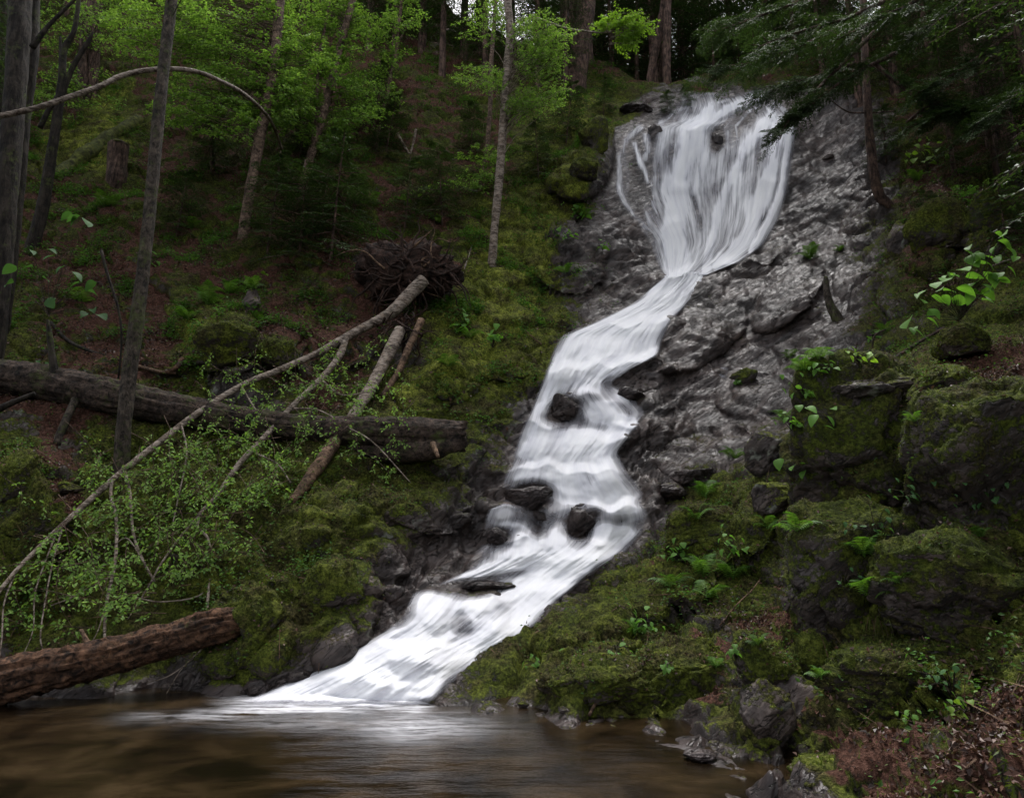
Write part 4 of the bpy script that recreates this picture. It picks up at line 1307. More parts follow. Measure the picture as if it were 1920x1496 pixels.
Y_ = gY(230, 858)
lean_tree('tall_trunk', 'tall mossy grey-brown tree rising behind the fallen log, its foot below the log', 'bark_grey', [(228, 872, 10.2, 27.9), (233, 790, 10.2, 24.6), (245, 680, 10.3, 25.4), (262, 560, 10.4, 23.0), (275, 450, 10.5, 21.3), (285, 350, 10.6, 20.5), (296, 230, 10.7, 20.5), (307, 130, 10.8, 19.7), (322, 0, 11, 18.9), (340, -160, 11.3, 16.4), (360, -330, 11.6, 14.8)],
          sprays=[(350, -100, 160, 60, 10, 13, 10)], nl=60, seed=1)
lean_tree('tall_trunk', 'thick dark tree at the left edge with the ivy-like mossy stem beside it', 'bark_dark', [(-30, 720, 9.6, 41.0), (-12, 640, 9.6, 36.1), (2, 500, 9.6, 34.4), (16, 330, 9.7, 34.4), (28, 180, 9.8, 34.4), (36, 60, 9.9, 36.1), (38, 0, 10, 36.1), (44, -150, 10.2, 34.4), (50, -330, 10.5, 29.5)],
          extra=[[(60, 90, 9.8, 11.5), (90, 50, 9.8, 7.4), (120, 20, 9.8, 5.7), (150, -10, 9.8, 4.1)]], sprays=[(60, -100, 160, 60, 9.5, 12, 8)], nl=60, seed=2)
lean_tree('tall_trunk', 'dark mossy stem forking just right of the thick left edge tree', 'bark_dark', [(2, 640, 9.3, 21.3), (12, 560, 9.3, 21.3), (22, 470, 9.3, 21.3), (36, 330, 9.3, 21.3), (45, 220, 9.3, 21.3), (60, 100, 9.3, 21.3), (64, 0, 9.4, 18.0), (66, -200, 9.5, 16.4)], seed=3)
lean_tree('snag', 'thin dark forked snag crossing behind the arching pale stem', 'bark_dark', [(58, 470, 12.0, 22), (80, 390, 12, 20), (95, 300, 12, 17), (108, 215, 12, 15), (116, 150, 12, 13), (120, 95, 12, 11), (140, 55, 12, 8), (150, -20, 12, 7)],
          extra=[[(110, 200, 12, 9), (135, 130, 12, 9), (165, 80, 12, 7), (175, 60, 12, 3)], [(114, 110, 12, 7), (113, 70, 12, 4)], [(75, 240, 11.9, 9), (95, 200, 11.9, 9), (112, 180, 11.9, 8)]], seed=4)
lean_tree('tall_trunk', 'straight reddish-dark trunk standing farther back on the left slope', 'bark_hem', [(164, 170, 19.5, 34), (166, 120, 19.5, 33), (172, 40, 19.5, 31), (178, -60, 19.6, 28), (184, -200, 20, 24)], sprays=[(150, 40, 130, 70, 16, 20, 22), (120, 170, 110, 60, 16, 19, 14)], seed=5)
lean_tree('tall_trunk', 'slender dark trunk cut by the left edge of the picture', 'bark_dark', [(-4, 260, 13, 14), (0, 120, 13, 14), (6, 0, 13, 14), (10, -200, 13, 12)], seed=6)
lean_tree('birch_tree', 'leaning pale brown tree, left one of the pair above the young hemlocks', 'bark_brown', [(456, 452, 15.9, 21), (462, 400, 16, 18), (472, 340, 16, 18), (488, 255, 16.1, 18), (503, 190, 16.2, 17), (514, 120, 16.4, 17), (523, 30, 16.6, 16), (530, -60, 16.8, 14), (540, -220, 17, 11)],
          sprays=[(440, 60, 130, 80, 13.8, 17, 44), (400, 190, 120, 70, 13.5, 16.2, 34), (520, 190, 90, 60, 14, 16, 20), (300, 60, 120, 70, 14, 17, 30), (560, 110, 70, 60, 14, 16.5, 18)], seed=7, nl=85)
lean_tree('birch_tree', 'leaning pale brown tree, right one of the pair above the young hemlocks', 'bark_brown', [(566, 362, 17.6, 18), (575, 320, 17.6, 15), (598, 240, 17.7, 15), (615, 180, 17.8, 14), (632, 110, 18, 13), (648, 50, 18.1, 12), (661, 0, 18.2, 12), (690, -120, 18.5, 9)],
          extra=[[(591, 262, 18, 6), (594, 180, 18, 6), (600, 100, 18, 6), (612, 40, 18, 5), (624, -30, 18, 4)]], sprays=[(600, 60, 110, 80, 15.5, 18.5, 34), (640, 190, 90, 60, 15.5, 18, 20), (560, 230, 80, 50, 15.5, 17.5, 10)], seed=8, nl=85)
lean_tree('birch_sapling', 'thin leaning sapling left of the dark hollow', 'bark_brown', [(704, 285, 19, 8), (712, 230, 19, 7), (724, 190, 19, 7), (736, 120, 19, 6), (750, 30, 19, 6), (757, -40, 19, 5)], extra=[[(740, 110, 19, 3), (752, 70, 19, 3), (775, 35, 19, 2)]], sprays=[(720, 70, 80, 60, 17.5, 19.5, 12), (690, 180, 70, 50, 17.5, 19, 10), (770, 20, 50, 30, 18, 20, 5)], seed=9)
lean_tree('birch_tree', 'pale speckled birch standing on the mossy bank, the brightest trunk', 'bark_birch', [(923, 492, 16.5, 17), (927, 430, 16.5, 14), (932, 380, 16.5, 15), (939, 300, 16.5, 15), (946, 200, 16.6, 15), (952, 120, 16.6, 15), (956, 60, 16.7, 14), (952, 0, 16.8, 13), (946, -120, 17, 11)],
          extra=[[(956, 62, 16.6, 5), (975, 38, 16.4, 4), (1010, 36, 16.2, 4), (1050, 50, 16, 3.5), (1100, 60, 15.8, 3), (1150, 58, 15.6, 2.5), (1200, 42, 15.5, 2)]],
          sprays=[(1020, 60, 60, 45, 15.3, 16.6, 16), (1030, 110, 60, 35, 15.3, 16.5, 13), (1030, 175, 50, 26, 15.2, 16.4, 10), (890, 140, 45, 22, 15.5, 17, 9), (990, 190, 40, 30, 15.6, 16.6, 6), (900, 40, 50, 40, 16, 17.5, 8)], seed=10, nl=80, leaf=0.06)
lean_tree('birch_tree', 'thin grey twin stem just left of the pale speckled birch', 'bark_brown', [(903, 358, 18, 9), (912, 290, 18, 8), (919, 200, 18, 8), (921, 120, 18, 8), (926, 50, 18, 7), (933, -60, 18, 6)], sprays=[(905, 300, 50, 30, 17, 18, 5), (880, 340, 40, 20, 16.8, 17.8, 3)], seed=11)
# the lit branch reaching toward the falls
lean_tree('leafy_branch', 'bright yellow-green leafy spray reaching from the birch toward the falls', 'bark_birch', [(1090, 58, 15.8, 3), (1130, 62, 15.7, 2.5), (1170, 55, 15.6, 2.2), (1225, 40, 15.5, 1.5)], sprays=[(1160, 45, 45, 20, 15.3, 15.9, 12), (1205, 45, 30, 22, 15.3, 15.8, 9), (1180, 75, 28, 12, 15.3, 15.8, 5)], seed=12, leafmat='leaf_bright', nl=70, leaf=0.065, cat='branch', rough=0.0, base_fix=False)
# arching stem
lean_tree('arching_birch', 'pale stem arching in a long bow from the left edge over to the leaning trees', 'bark_birch', [(552, 345, 18.4, 3.1), (530, 285, 17.6, 4.7), (512, 235, 16.4, 5.5), (490, 205, 15.4, 6.2), (455, 175, 14.2, 7.0), (415, 153, 13.2, 7.0), (360, 133, 12.6, 7.8), (290, 131, 12.2, 8.6), (230, 142, 11.9, 8.6), (185, 163, 11.6, 8.6), (120, 186, 11.3, 9.4), (60, 205, 11.1, 9.4), (-20, 222, 10.9, 9.4)], seed=13, rough=0.2, base_fix=False)
lean_tree('dead_sapling', 'thin black hooked sapling right of the tall mossy trunk', 'roots', [(398, 310, 15.5, 8), (402, 250, 15.5, 7), (408, 200, 15.5, 6), (420, 150, 15.5, 6), (428, 115, 15.5, 5), (445, 92, 15.5, 4), (468, 84, 15.5, 3)], extra=[[(428, 118, 15.5, 4), (430, 100, 15.5, 2)]], seed=14)
lean_tree('hemlock_tree', 'broad reddish hemlock trunk leaning left of the falls top', 'bark_hem', [(1078, 168, 22.5, 42), (1085, 110, 22.5, 36), (1096, 40, 22.6, 34), (1106, -60, 22.8, 30)], seed=15)
lean_tree('hemlock_tree', 'second reddish hemlock trunk right behind the broad leaning one', 'bark_hem', [(1062, 150, 24, 28), (1072, 90, 24, 26), (1080, 0, 24, 24), (1088, -80, 24, 22)], seed=16)
lean_tree('hemlock_tree', 'slim hemlock trunk leaning right beside the rim of the falls', 'bark_hem', [(1205, 235, 25, 16), (1217, 160, 25, 15), (1228, 100, 25, 14), (1240, 40, 25, 14), (1252, -40, 25, 13)], seed=17, base_fix=False)
lean_tree('hemlock_tree', 'slim upright hemlock trunk nearest the rim of the falls', 'bark_hem', [(1248, 250, 24.5, 16), (1249, 192, 24.5, 15), (1250, 120, 24.5, 14), (1251, 50, 24.5, 14), (1252, -40, 24.5, 13)], seed=18, base_fix=False)
# curved trunks on the right
lean_tree('hemlock_tree', 'slender hemlock with a curved foot standing on the grey slab', 'bark_hem', [(1672, 392, 14.6, 17), (1650, 368, 14.6, 18), (1640, 335, 14.6, 17), (1634, 290, 14.7, 16), (1628, 220, 14.8, 14), (1624, 150, 14.9, 13), (1620, 60, 15, 12), (1618, -60, 15.2, 11)], extra=[[(1626, 212, 14.8, 3), (1590, 210, 14.6, 2.5), (1560, 190, 14.5, 2)], [(1628, 213, 14.8, 3), (1680, 208, 14.7, 2)]], seed=19)
lean_tree('snag', 'short mossy curved stub low on the grey slab', 'bark_grey', [(1572, 602, 12.6, 20), (1556, 570, 12.7, 14), (1550, 545, 12.8, 11), (1548, 520, 12.9, 7)], seed=20)
lean_tree('hemlock_tree', 'reddish-brown hemlock trunk at the upper right with a dead hooked limb', 'bark_hem', [(1832, 210, 18.0, 14), (1822, 150, 18, 15), (1814, 90, 18, 15), (1808, 50, 18, 14), (1800, -60, 18, 12)], extra=[[(1852, 85, 17.8, 6), (1830, 64, 17.8, 8), (1805, 66, 17.8, 5), (1795, 85, 17.8, 4)], [(1855, 128, 17.6, 6), (1820, 126, 17.6, 5), (1775, 130, 17.6, 3)]], seed=21)
lean_tree('hemlock_tree', 'dark upright hemlock trunk right of the hooked limb', 'bark_hem', [(1862, 268, 17.2, 22), (1852, 160, 17.4, 20), (1843, 60, 17.6, 18), (1838, -60, 17.8, 16)], seed=22)
lean_tree('hemlock_tree', 'thick dark hemlock trunk in the top right corner', 'bark_hem', [(1932, 130, 18.5, 30), (1918, 60, 18.6, 28), (1908, -40, 18.8, 26)], seed=23)
# hanging hemlock boughs over the right edge of the falls
r_ = np.random.default_rng(77)


def bough_thing(label, seed, lst, mat='needle'):
    """a low limb: axis in photo pixels with its feathery side boughs"""
    r = np.random.default_rng(seed)
    pts, boughs, lf = lst
    foot = P(*pts[0][:3])
    o = empty('hemlock_limb', foot, label, 'branch', 'low hemlock limbs right of the falls')
    w = MB(); c, _ = pxtube(w, pts, sides=6, rough=0.1, n=6 * len(pts)); part(w, 'limb', 'bark_hem', o)
    cr = MB(); tw = MB()
    for k in range(boughs):
        u = 0.15 + 0.85 * (k + r.random()) / boughs
        b = c[min(len(c) - 1, int(u * (len(c) - 1)))]
        ax = unit(c[-1] - c[0])
        sg = 1 if k % 2 else -1
        az = math.atan2(ax[1], ax[0]) + sg * r.uniform(0.25, 1.1)
        L = lf * r.uniform(0.6, 1.2)
        R = np.array(Matrix.Rotation(az, 3, 'Z') @ Matrix.Rotation(r.uniform(0.15, 0.7), 3, 'Y') @ Matrix.Rotation(r.normal() * 0.3, 3, 'X'))
        p, d, _t = BT[r.integers(3)]
        q = (p * L) @ R.T + b; m = len(q)
        s = 0.06 * r.uniform(0.6, 1.3, m)
        add_tri_leaves(cr, q, d @ R.T, R @ np.array([0, 0, 1.0]) + r.normal(size=(m, 3)) * 0.4, s, s * 0.36)
        tube(tw, (np.array([[0.0, 0, 0], [0.5, 0, -0.04], [1, 0, -0.16]]) * L) @ R.T + b, [0.008, 0.006, 0.002], sides=3, n=3, cap=False)
    part(cr, 'needles', mat, o, smooth=False)['kind'] = 'stuff'; part(tw, 'twigs', 'bark_hem', o)['kind'] = 'stuff'


bough_thing('drooping hemlock limb whose tip hangs in front of the white falls', 5, ([(1640, 60, 15.2, 9), (1590, 110, 15, 7), (1530, 170, 14.8, 5), (1480, 225, 14.6, 3), (1462, 262, 14.5, 2)], 34, 0.75))
bough_thing('broad hemlock limb spreading above the right end of the rim', 6, ([(1700, -20, 15.5, 10), (1600, 30, 15.2, 8), (1500, 60, 15, 6), (1420, 90, 14.8, 4)], 40, 1.0))
bough_thing('dark hemlock limb with needles hanging over the top of the grey slab', 7, ([(1680, 100, 15.0, 9), (1600, 140, 14.8, 7), (1530, 190, 14.6, 4), (1500, 215, 14.5, 2)], 40, 0.8))
bough_thing('hemlock limb over the slope right of the slender curved trunk', 8, ([(1640, 120, 15, 8), (1700, 170, 14.5, 6), (1760, 200, 14.2, 4), (1800, 215, 14, 3)], 34, 0.85))
bough_thing('pale-tipped hemlock limb in front of the upper right trunks', 9, ([(1900, 60, 14.5, 9), (1830, 110, 14.2, 6), (1770, 150, 14, 4), (1720, 175, 14, 3)], 30, 0.8), 'needle_soft')
bough_thing('hemlock limb hanging in the right edge of the picture', 10, ([(1990, 100, 13.5, 9), (1920, 160, 13.2, 6), (1860, 210, 13, 4), (1830, 235, 13, 2)], 30, 0.8), 'needle_soft')
bough_thing('high hemlock limb crossing the top edge over the slab', 11, ([(1820, -60, 14.5, 10), (1720, 0, 14.2, 8), (1640, 40, 14, 5), (1570, 75, 13.9, 3)], 36, 1.0))
bough_thing('low soft hemlock limb over the bank beside the curved foot', 12, ([(1700, 230, 14.6, 6), (1740, 200, 14.4, 5), (1790, 190, 14.2, 3), (1830, 205, 14.1, 2)], 20, 0.7), 'needle_soft')

bough_thing('soft hemlock limb reaching left over the rim of the falls', 13, ([(1560, 60, 17.5, 8), (1480, 95, 17.2, 6), (1400, 120, 17, 4), (1330, 125, 16.9, 3)], 44, 1.0), 'needle_soft')
bough_thing('upper soft hemlock limb above the rim of the falls', 14, ([(1570, -20, 17.5, 8), (1480, 10, 17.2, 6), (1400, 40, 17, 4), (1340, 60, 16.9, 3)], 44, 1.0), 'needle_soft')
bough_thing('hemlock limb low over the right corner of the rim', 15, ([(1600, 120, 16.0, 8), (1540, 140, 15.8, 6), (1480, 160, 15.6, 4), (1430, 165, 15.5, 3)], 40, 0.8), 'needle_soft')
bough_thing('hemlock limb across the middle of the upper right slope', 16, ([(1900, 180, 14.8, 8), (1830, 190, 14.5, 6), (1760, 215, 14.2, 4), (1700, 240, 14, 3)], 36, 0.8), 'needle_soft')
bough_thing('dense hemlock limb at the top right between the trunks', 17, ([(1880, -40, 15.5, 8), (1800, 10, 15.2, 6), (1740, 50, 15, 4), (1690, 70, 14.9, 3)], 44, 0.9))

# ------------------------------------------------------------------ fallen birch with its root plate
foot = P(790, 530, 14.2)
fb = empty('fallen_birch', foot, 'fallen pale birch sloping from its upturned root plate down to the left edge', 'fallen tree')
mb = MB(); pxtube(mb, [(795, 525, 14.3, 24), (770, 550, 14.2, 25), (735, 585, 13.9, 22), (700, 605, 13.6, 17), (650, 632, 13.2, 16), (590, 665, 12.7, 13), (520, 695, 12.2, 12), (460, 720, 11.7, 12), (380, 768, 11.1, 12), (300, 828, 10.5, 12), (232, 882, 10.0, 12), (160, 945, 9.5, 11), (90, 1010, 9.0, 9), (30, 1070, 8.6, 8), (-30, 1145, 8.2, 6)], sides=12, rough=0.12, n=90)
part(mb, 'trunk', 'bark_birch', fb)
def fbranch(pts, mat='bark_birch', sides=8):
    m = MB(); pxtube(m, pts, sides=sides, rough=0.12, n=8 * len(pts), jag=0.02); return part(m, 'branch', mat, fb)
fbranch([(650, 630, 13.2, 12), (636, 668, 12.8, 14), (604, 708, 12.3, 12), (545, 765, 11.5, 11), (500, 815, 10.9, 11), (450, 868, 10.4, 11), (410, 925, 10.0, 10), (372, 968, 9.6, 9)])
fbranch([(372, 968, 9.6, 6), (372, 990, 9.5, 5), (390, 1010, 9.4, 5), (396, 1060, 9.1, 5), (390, 1120, 8.8, 5), (385, 1200, 8.4, 3)])
fbranch([(210, 898, 9.8, 6), (208, 930, 9.7, 6), (218, 975, 9.4, 6), (216, 1050, 9.0, 6), (200, 1130, 8.6, 6), (196, 1190, 8.4, 5), (200, 1215, 8.3, 3)])
fbranch([(235, 885, 9.9, 6), (244, 930, 9.7, 6), (250, 1000, 9.4, 5), (268, 1050, 9.1, 5), (290, 1090, 8.9, 4)])
for pts in ([(110, 990, 9.1, 4), (90, 1040, 8.9, 3), (66, 1110, 8.6, 3), (62, 1180, 8.3, 2), (40, 1235, 8.1, 1.5)], [(118, 985, 9.2, 4), (100, 1050, 8.9, 3), (86, 1120, 8.6, 3), (76, 1190, 8.3, 3), (82, 1225, 8.2, 2)], [(30, 1070, 8.6, 4), (8, 1130, 8.4, 3), (4, 1190, 8.2, 3), (0, 1230, 8.1, 2)],
            [(372, 968, 9.6, 5), (335, 1010, 9.4, 4), (300, 1060, 9.1, 4), (278, 1100, 8.9, 3), (240, 1160, 8.6, 2)], [(208, 1082, 8.9, 4), (170, 1100, 8.8, 3), (130, 1122, 8.7, 3), (95, 1135, 8.6, 2)], [(480, 850, 10.5, 4), (520, 870, 10.2, 3), (545, 905, 10.1, 3)], [(396, 1090, 9, 4), (370, 1118, 8.9, 3), (300, 1128, 8.8, 3), (250, 1118, 8.8, 2)],
            [(545, 765, 11.5, 4), (600, 770, 11.2, 3), (650, 800, 10.9, 3), (700, 830, 10.7, 3), (770, 905, 10.4, 2)], [(450, 720, 11.6, 4), (480, 770, 11.2, 3), (500, 800, 11, 2)], [(340, 795, 10.7, 4), (350, 850, 10.4, 3), (335, 930, 10, 3), (322, 990, 9.7, 2)], [(600, 710, 12.3, 4), (640, 740, 11.9, 3), (690, 735, 11.6, 2)], [(385, 1195, 8.4, 3), (372, 1225, 8.3, 2.5), (320, 1265, 8.1, 2), (275, 1280, 8.0, 1.5)], [(380, 1215, 8.3, 2.5), (340, 1255, 8.1, 2), (312, 1300, 8.0, 1.5)],
            [(270, 1055, 9, 3), (240, 1010, 9.1, 2), (215, 1020, 9.1, 2)], [(200, 1130, 8.6, 3), (180, 1190, 8.3, 2), (150, 1230, 8.2, 2)], [(196, 1200, 8.3, 3), (180, 1250, 8.0, 2), (150, 1300, 7.9, 1.5)]):
    fbranch(pts, 'bark_birch', 5)
# leafy twigs all along it
wd = MB(); fo = MB(); rg = np.random.default_rng(8)
for (px, py, rx, ry, Y0, Y1_, n) in [(650, 700, 60, 40, 11.6, 12.4, 12), (600, 760, 90, 45, 11.0, 11.8, 16), (480, 760, 70, 30, 10.9, 11.5, 9), (420, 850, 110, 60, 10.1, 10.9, 30), (600, 850, 80, 40, 10.3, 10.9, 14), (700, 800, 50, 60, 10.4, 11.2, 14), (300, 900, 90, 60, 9.5, 10.1, 18), (200, 890, 60, 25, 9.4, 9.9, 6),
                                     (330, 1000, 110, 60, 9.1, 9.7, 28), (180, 1010, 100, 60, 8.9, 9.3, 18), (90, 1080, 90, 60, 8.4, 8.9, 16), (240, 1090, 120, 50, 8.6, 9.0, 20), (430, 960, 80, 60, 9.4, 10, 16), (520, 930, 60, 40, 9.8, 10.2, 8), (130, 1160, 120, 40, 8.1, 8.6, 12), (360, 1060, 60, 60, 8.9, 9.3, 10), (420, 700, 60, 40, 11.4, 12, 5), (740, 870, 40, 30, 10.3, 10.7, 4)]:
    for k in range(int(n * 1.05)):
        a = rg.uniform(0, 6.3); q = math.sqrt(rg.random())
        en = P(px + rx * q * math.cos(a), py + ry * q * math.sin(a), rg.uniform(Y0, Y1_))
        dv = np.array([rg.normal() * 0.6, -0.1 + 0.3 * rg.normal(), -0.45 + 0.4 * rg.normal()]); dv /= np.linalg.norm(dv)
        L = rg.uniform(0.45, 0.95)
        spray(wd, fo, en - dv * L, en, 0.30, 34, 0.055, 0.05, rg, up=(0, -0.5, 0.9), tilt=0.7, tw=0.0032)
part(wd, 'twigs', 'bark_brown', fb)['kind'] = 'stuff'; part(fo, 'foliage', 'leaf', fb, smooth=False)['kind'] = 'stuff'
# second broken trunk
sb = empty('fallen_birch', P(745, 640, 13.0), 'shorter broken birch stem ending in a bare red splintered tip', 'fallen tree')
m = MB(); pxtube(m, [(750, 620, 13.2, 22), (735, 650, 12.9, 24), (712, 695, 12.5, 22), (690, 735, 12.0, 22), (655, 790, 11.4, 20), (625, 835, 10.9, 20)], sides=12, rough=0.12, n=30); part(m, 'trunk', 'bark_birch', sb)
m = MB(); pxtube(m, [(630, 826, 10.95, 22), (605, 862, 10.6, 26), (575, 905, 10.2, 22), (546, 942, 9.9, 15)], sides=12, rough=0.35, n=24, jag=0.06); part(m, 'broken_end', 'deadwood', sb)
m = MB(); pxtube(m, [(612, 850, 10.7, 8), (590, 868, 10.5, 5), (583, 885, 10.4, 2)], sides=6, n=6); part(m, 'splinter', 'deadwood', sb)
sb2 = empty('dead_branch', P(770, 640, 13.2), 'dark dead branch hanging right beside the broken birch stem', 'branch')
m = MB(); pxtube(m, [(790, 600, 13.4, 14), (765, 655, 13.0, 14), (745, 700, 12.7, 12), (715, 745, 12.3, 10)], sides=8, rough=0.2, n=24); part(m, 'stem', 'deadwood', sb2)
# root plate
rp = empty('root_plate', P(770, 520, 14.6), 'dark upturned root plate of the fallen birch, full of torn roots', 'roots')
g = np.random.default_rng(4)
u = np.linspace(0, 2 * np.pi, 72, endpoint=False); vv = np.linspace(0, np.pi, 36)
U, VVv = np.meshgrid(u, vv)
sp = np.stack([np.sin(VVv) * np.cos(U), np.sin(VVv) * np.sin(U) * 0.38, np.cos(VVv) * 0.62], -1).reshape(-1, 3)
nrm_ = 1 + 0.6 * fbm(sp * 2.2 + 3, 4) + 0.35 * fbm(sp * 6, 3, ridged=True)
sp = sp * nrm_[:, None] * 1.0 + P(765, 512, 14.9)
ii = np.arange(35)[:, None] * 72; jj = np.arange(72)[None, :]; j2 = (jj + 1) % 72
m = MB(); m.add(sp, np.stack([ii + jj, ii + 72 + jj, ii + 72 + j2, ii + j2], -1).reshape(-1, 4)); part(m, 'soil_clump', 'roots', rp)
def wander(x, y, Y, a, L, w, r):
    pts = [(x, y, Y, w)]
    for k in range(5):
        a += r.normal() * 0.55
        x += math.cos(a) * L / 5; y += math.sin(a) * L / 5; Y += r.normal() * 0.05
        pts.append((x, y, Y, w * (1 - (k + 1) / 5.6)))
    return pts
for k in range(64):
    a = g.uniform(0, 6.28); m = MB()
    pxtube(m, wander(765 + 60 * math.cos(a) * g.random(), 512 + 34 * math.sin(a) * g.random(), 14.35 + g.random() * 0.3, a, g.uniform(50, 125), g.uniform(3, 8), g), sides=5, n=14, cap=False)
    o = part(m, 'root', 'roots' if k % 9 else 'deadwood', rp)
rp2 = empty('root_tangle', P(765, 620, 13.4), 'hanging tangle of dark roots and soil below the root plate', 'roots')
for k in range(36):
    m = MB(); pxtube(m, wander(760 + g.normal() * 18, 585 + g.random() * 60, 13.2 + g.random() * 0.3, g.uniform(0.2, 2.8), g.uniform(35, 90), g.uniform(2.5, 6), g), sides=5, n=12, cap=False)
    part(m, 'root', 'roots', rp2)

# ------------------------------------------------------------------ logs
lg = empty('fallen_log', P(400, 780, 10.9), 'huge weathered trunk lying across the left bank, sawn-off end over the stream', 'log')
m = MB(); pxtube(m, [(-60, 700, 11.5, 54), (60, 712, 11.5, 58), (200, 742, 11.4, 60), (330, 768, 11.3, 54), (450, 788, 11.3, 48), (560, 802, 11.2, 46), (700, 812, 11.1, 54), (790, 815, 11.1, 58), (868, 818, 11.1, 52)], sides=56, rough=0.14, freq=6, ridge=0.22, rf=5, n=260, jag=0.12); part(m, 'stem', 'logbark', lg)
m = MB(); pxtube(m, [(640, 838, 11.2, 20), (730, 850, 11.0, 34), (790, 846, 10.95, 40), (845, 834, 10.95, 34), (872, 824, 11.0, 22)], sides=16, rough=0.3, n=30, jag=0.08); part(m, 'split_underside', 'logbark', lg)
m = MB(); pxtube(m, [(812, 832, 10.7, 12), (818, 848, 10.5, 9), (822, 856, 10.4, 6)], sides=8, n=6); part(m, 'branch_stub', 'deadwood', lg)
st = empty('branch_stub', P(100, 700, 10.6), 'black upright dead stub standing on the huge fallen trunk', 'branch')
m = MB(); pxtube(m, [(104, 712, 11.3, 18), (98, 670, 11.3, 13), (92, 620, 11.3, 9), (90, 600, 11.3, 4)], sides=8, rough=0.2, n=16); part(m, 'stem', 'bark_dark', st)
st = empty('prop_branch', P(120, 800, 10.4), 'mossy short limb slanting down under the huge fallen trunk', 'branch')
m = MB(); pxtube(m, [(142, 748, 11.2, 14), (125, 785, 10.95, 14), (105, 835, 10.8, 16)], sides=10, rough=0.2, n=16); part(m, 'stem', 'bark_grey', st)
st = empty('dead_branch', P(20, 760, 10.4), 'grey dead limb lying below the huge trunk at the left edge', 'branch')
m = MB(); pxtube(m, [(-20, 775, 10.4, 16), (30, 752, 10.4, 11), (65, 738, 10.4, 8)], sides=8, rough=0.2, n=16); part(m, 'stem', 'bark_dark', st)
rl = empty('rotten_log', P(200, 1250, 7.8), 'reddish rotten log lying at the pool edge with a ragged broken end', 'log')
m = MB(); pxtube(m, [(-120, 1300, 7.3, 72.0), (0, 1277, 7.45, 66.6), (110, 1252, 7.6, 61.2), (220, 1226, 7.8, 54.0), (320, 1198, 8.0, 50.4), (400, 1175, 8.15, 52.2), (446, 1166, 8.25, 41.4)], sides=72, rough=0.22, freq=5, ridge=0.42, rf=3.2, n=260, jag=0.26); part(m, 'stem', 'redlog', rl)
m = MB(); pxtube(m, [(176, 1222, 7.9, 10.8), (162, 1200, 7.95, 9.0), (152, 1180, 8.0, 6.3)], sides=8, rough=0.2, n=8, jag=0.02); part(m, 'branch_stub', 'deadwood', rl)
ml = empty('mossy_log', P(190, 290, 18.2), 'bright mossy fallen trunk on the upper left slope behind the stump', 'log')
m = MB(); pxtube(m, [(x, y, hitY(x, y) - 0.02, w) for x, y, w in ((100, 338, 26), (130, 315, 26), (160, 292, 28), (190, 272, 28), (215, 255, 26), (262, 225, 22))], sides=20, rough=0.5, n=50); part(m, 'stem', 'mossbark', ml)
sm = empty('tree_stump', P(222, 330, 17.2), 'grey-brown sawn stump with a mossy top on the upper left slope', 'stump')
m = MB(); SY = hitY(220, 335); pxtube(m, [(217, 385, SY + 0.3, 42), (219, 345, SY, 37), (220, 310, SY, 33), (222, 272, SY, 34)], sides=22, rough=0.12, n=24, ridge=0.1); part(m, 'trunk', 'bark_hem', sm)
m = MB(); pxtube(m, [(222, 275, SY, 36), (222, 270, SY, 30), (222, 267, SY, 10)], sides=14, rough=0.2, n=5); part(m, 'moss_cap', 'mossbark', sm)
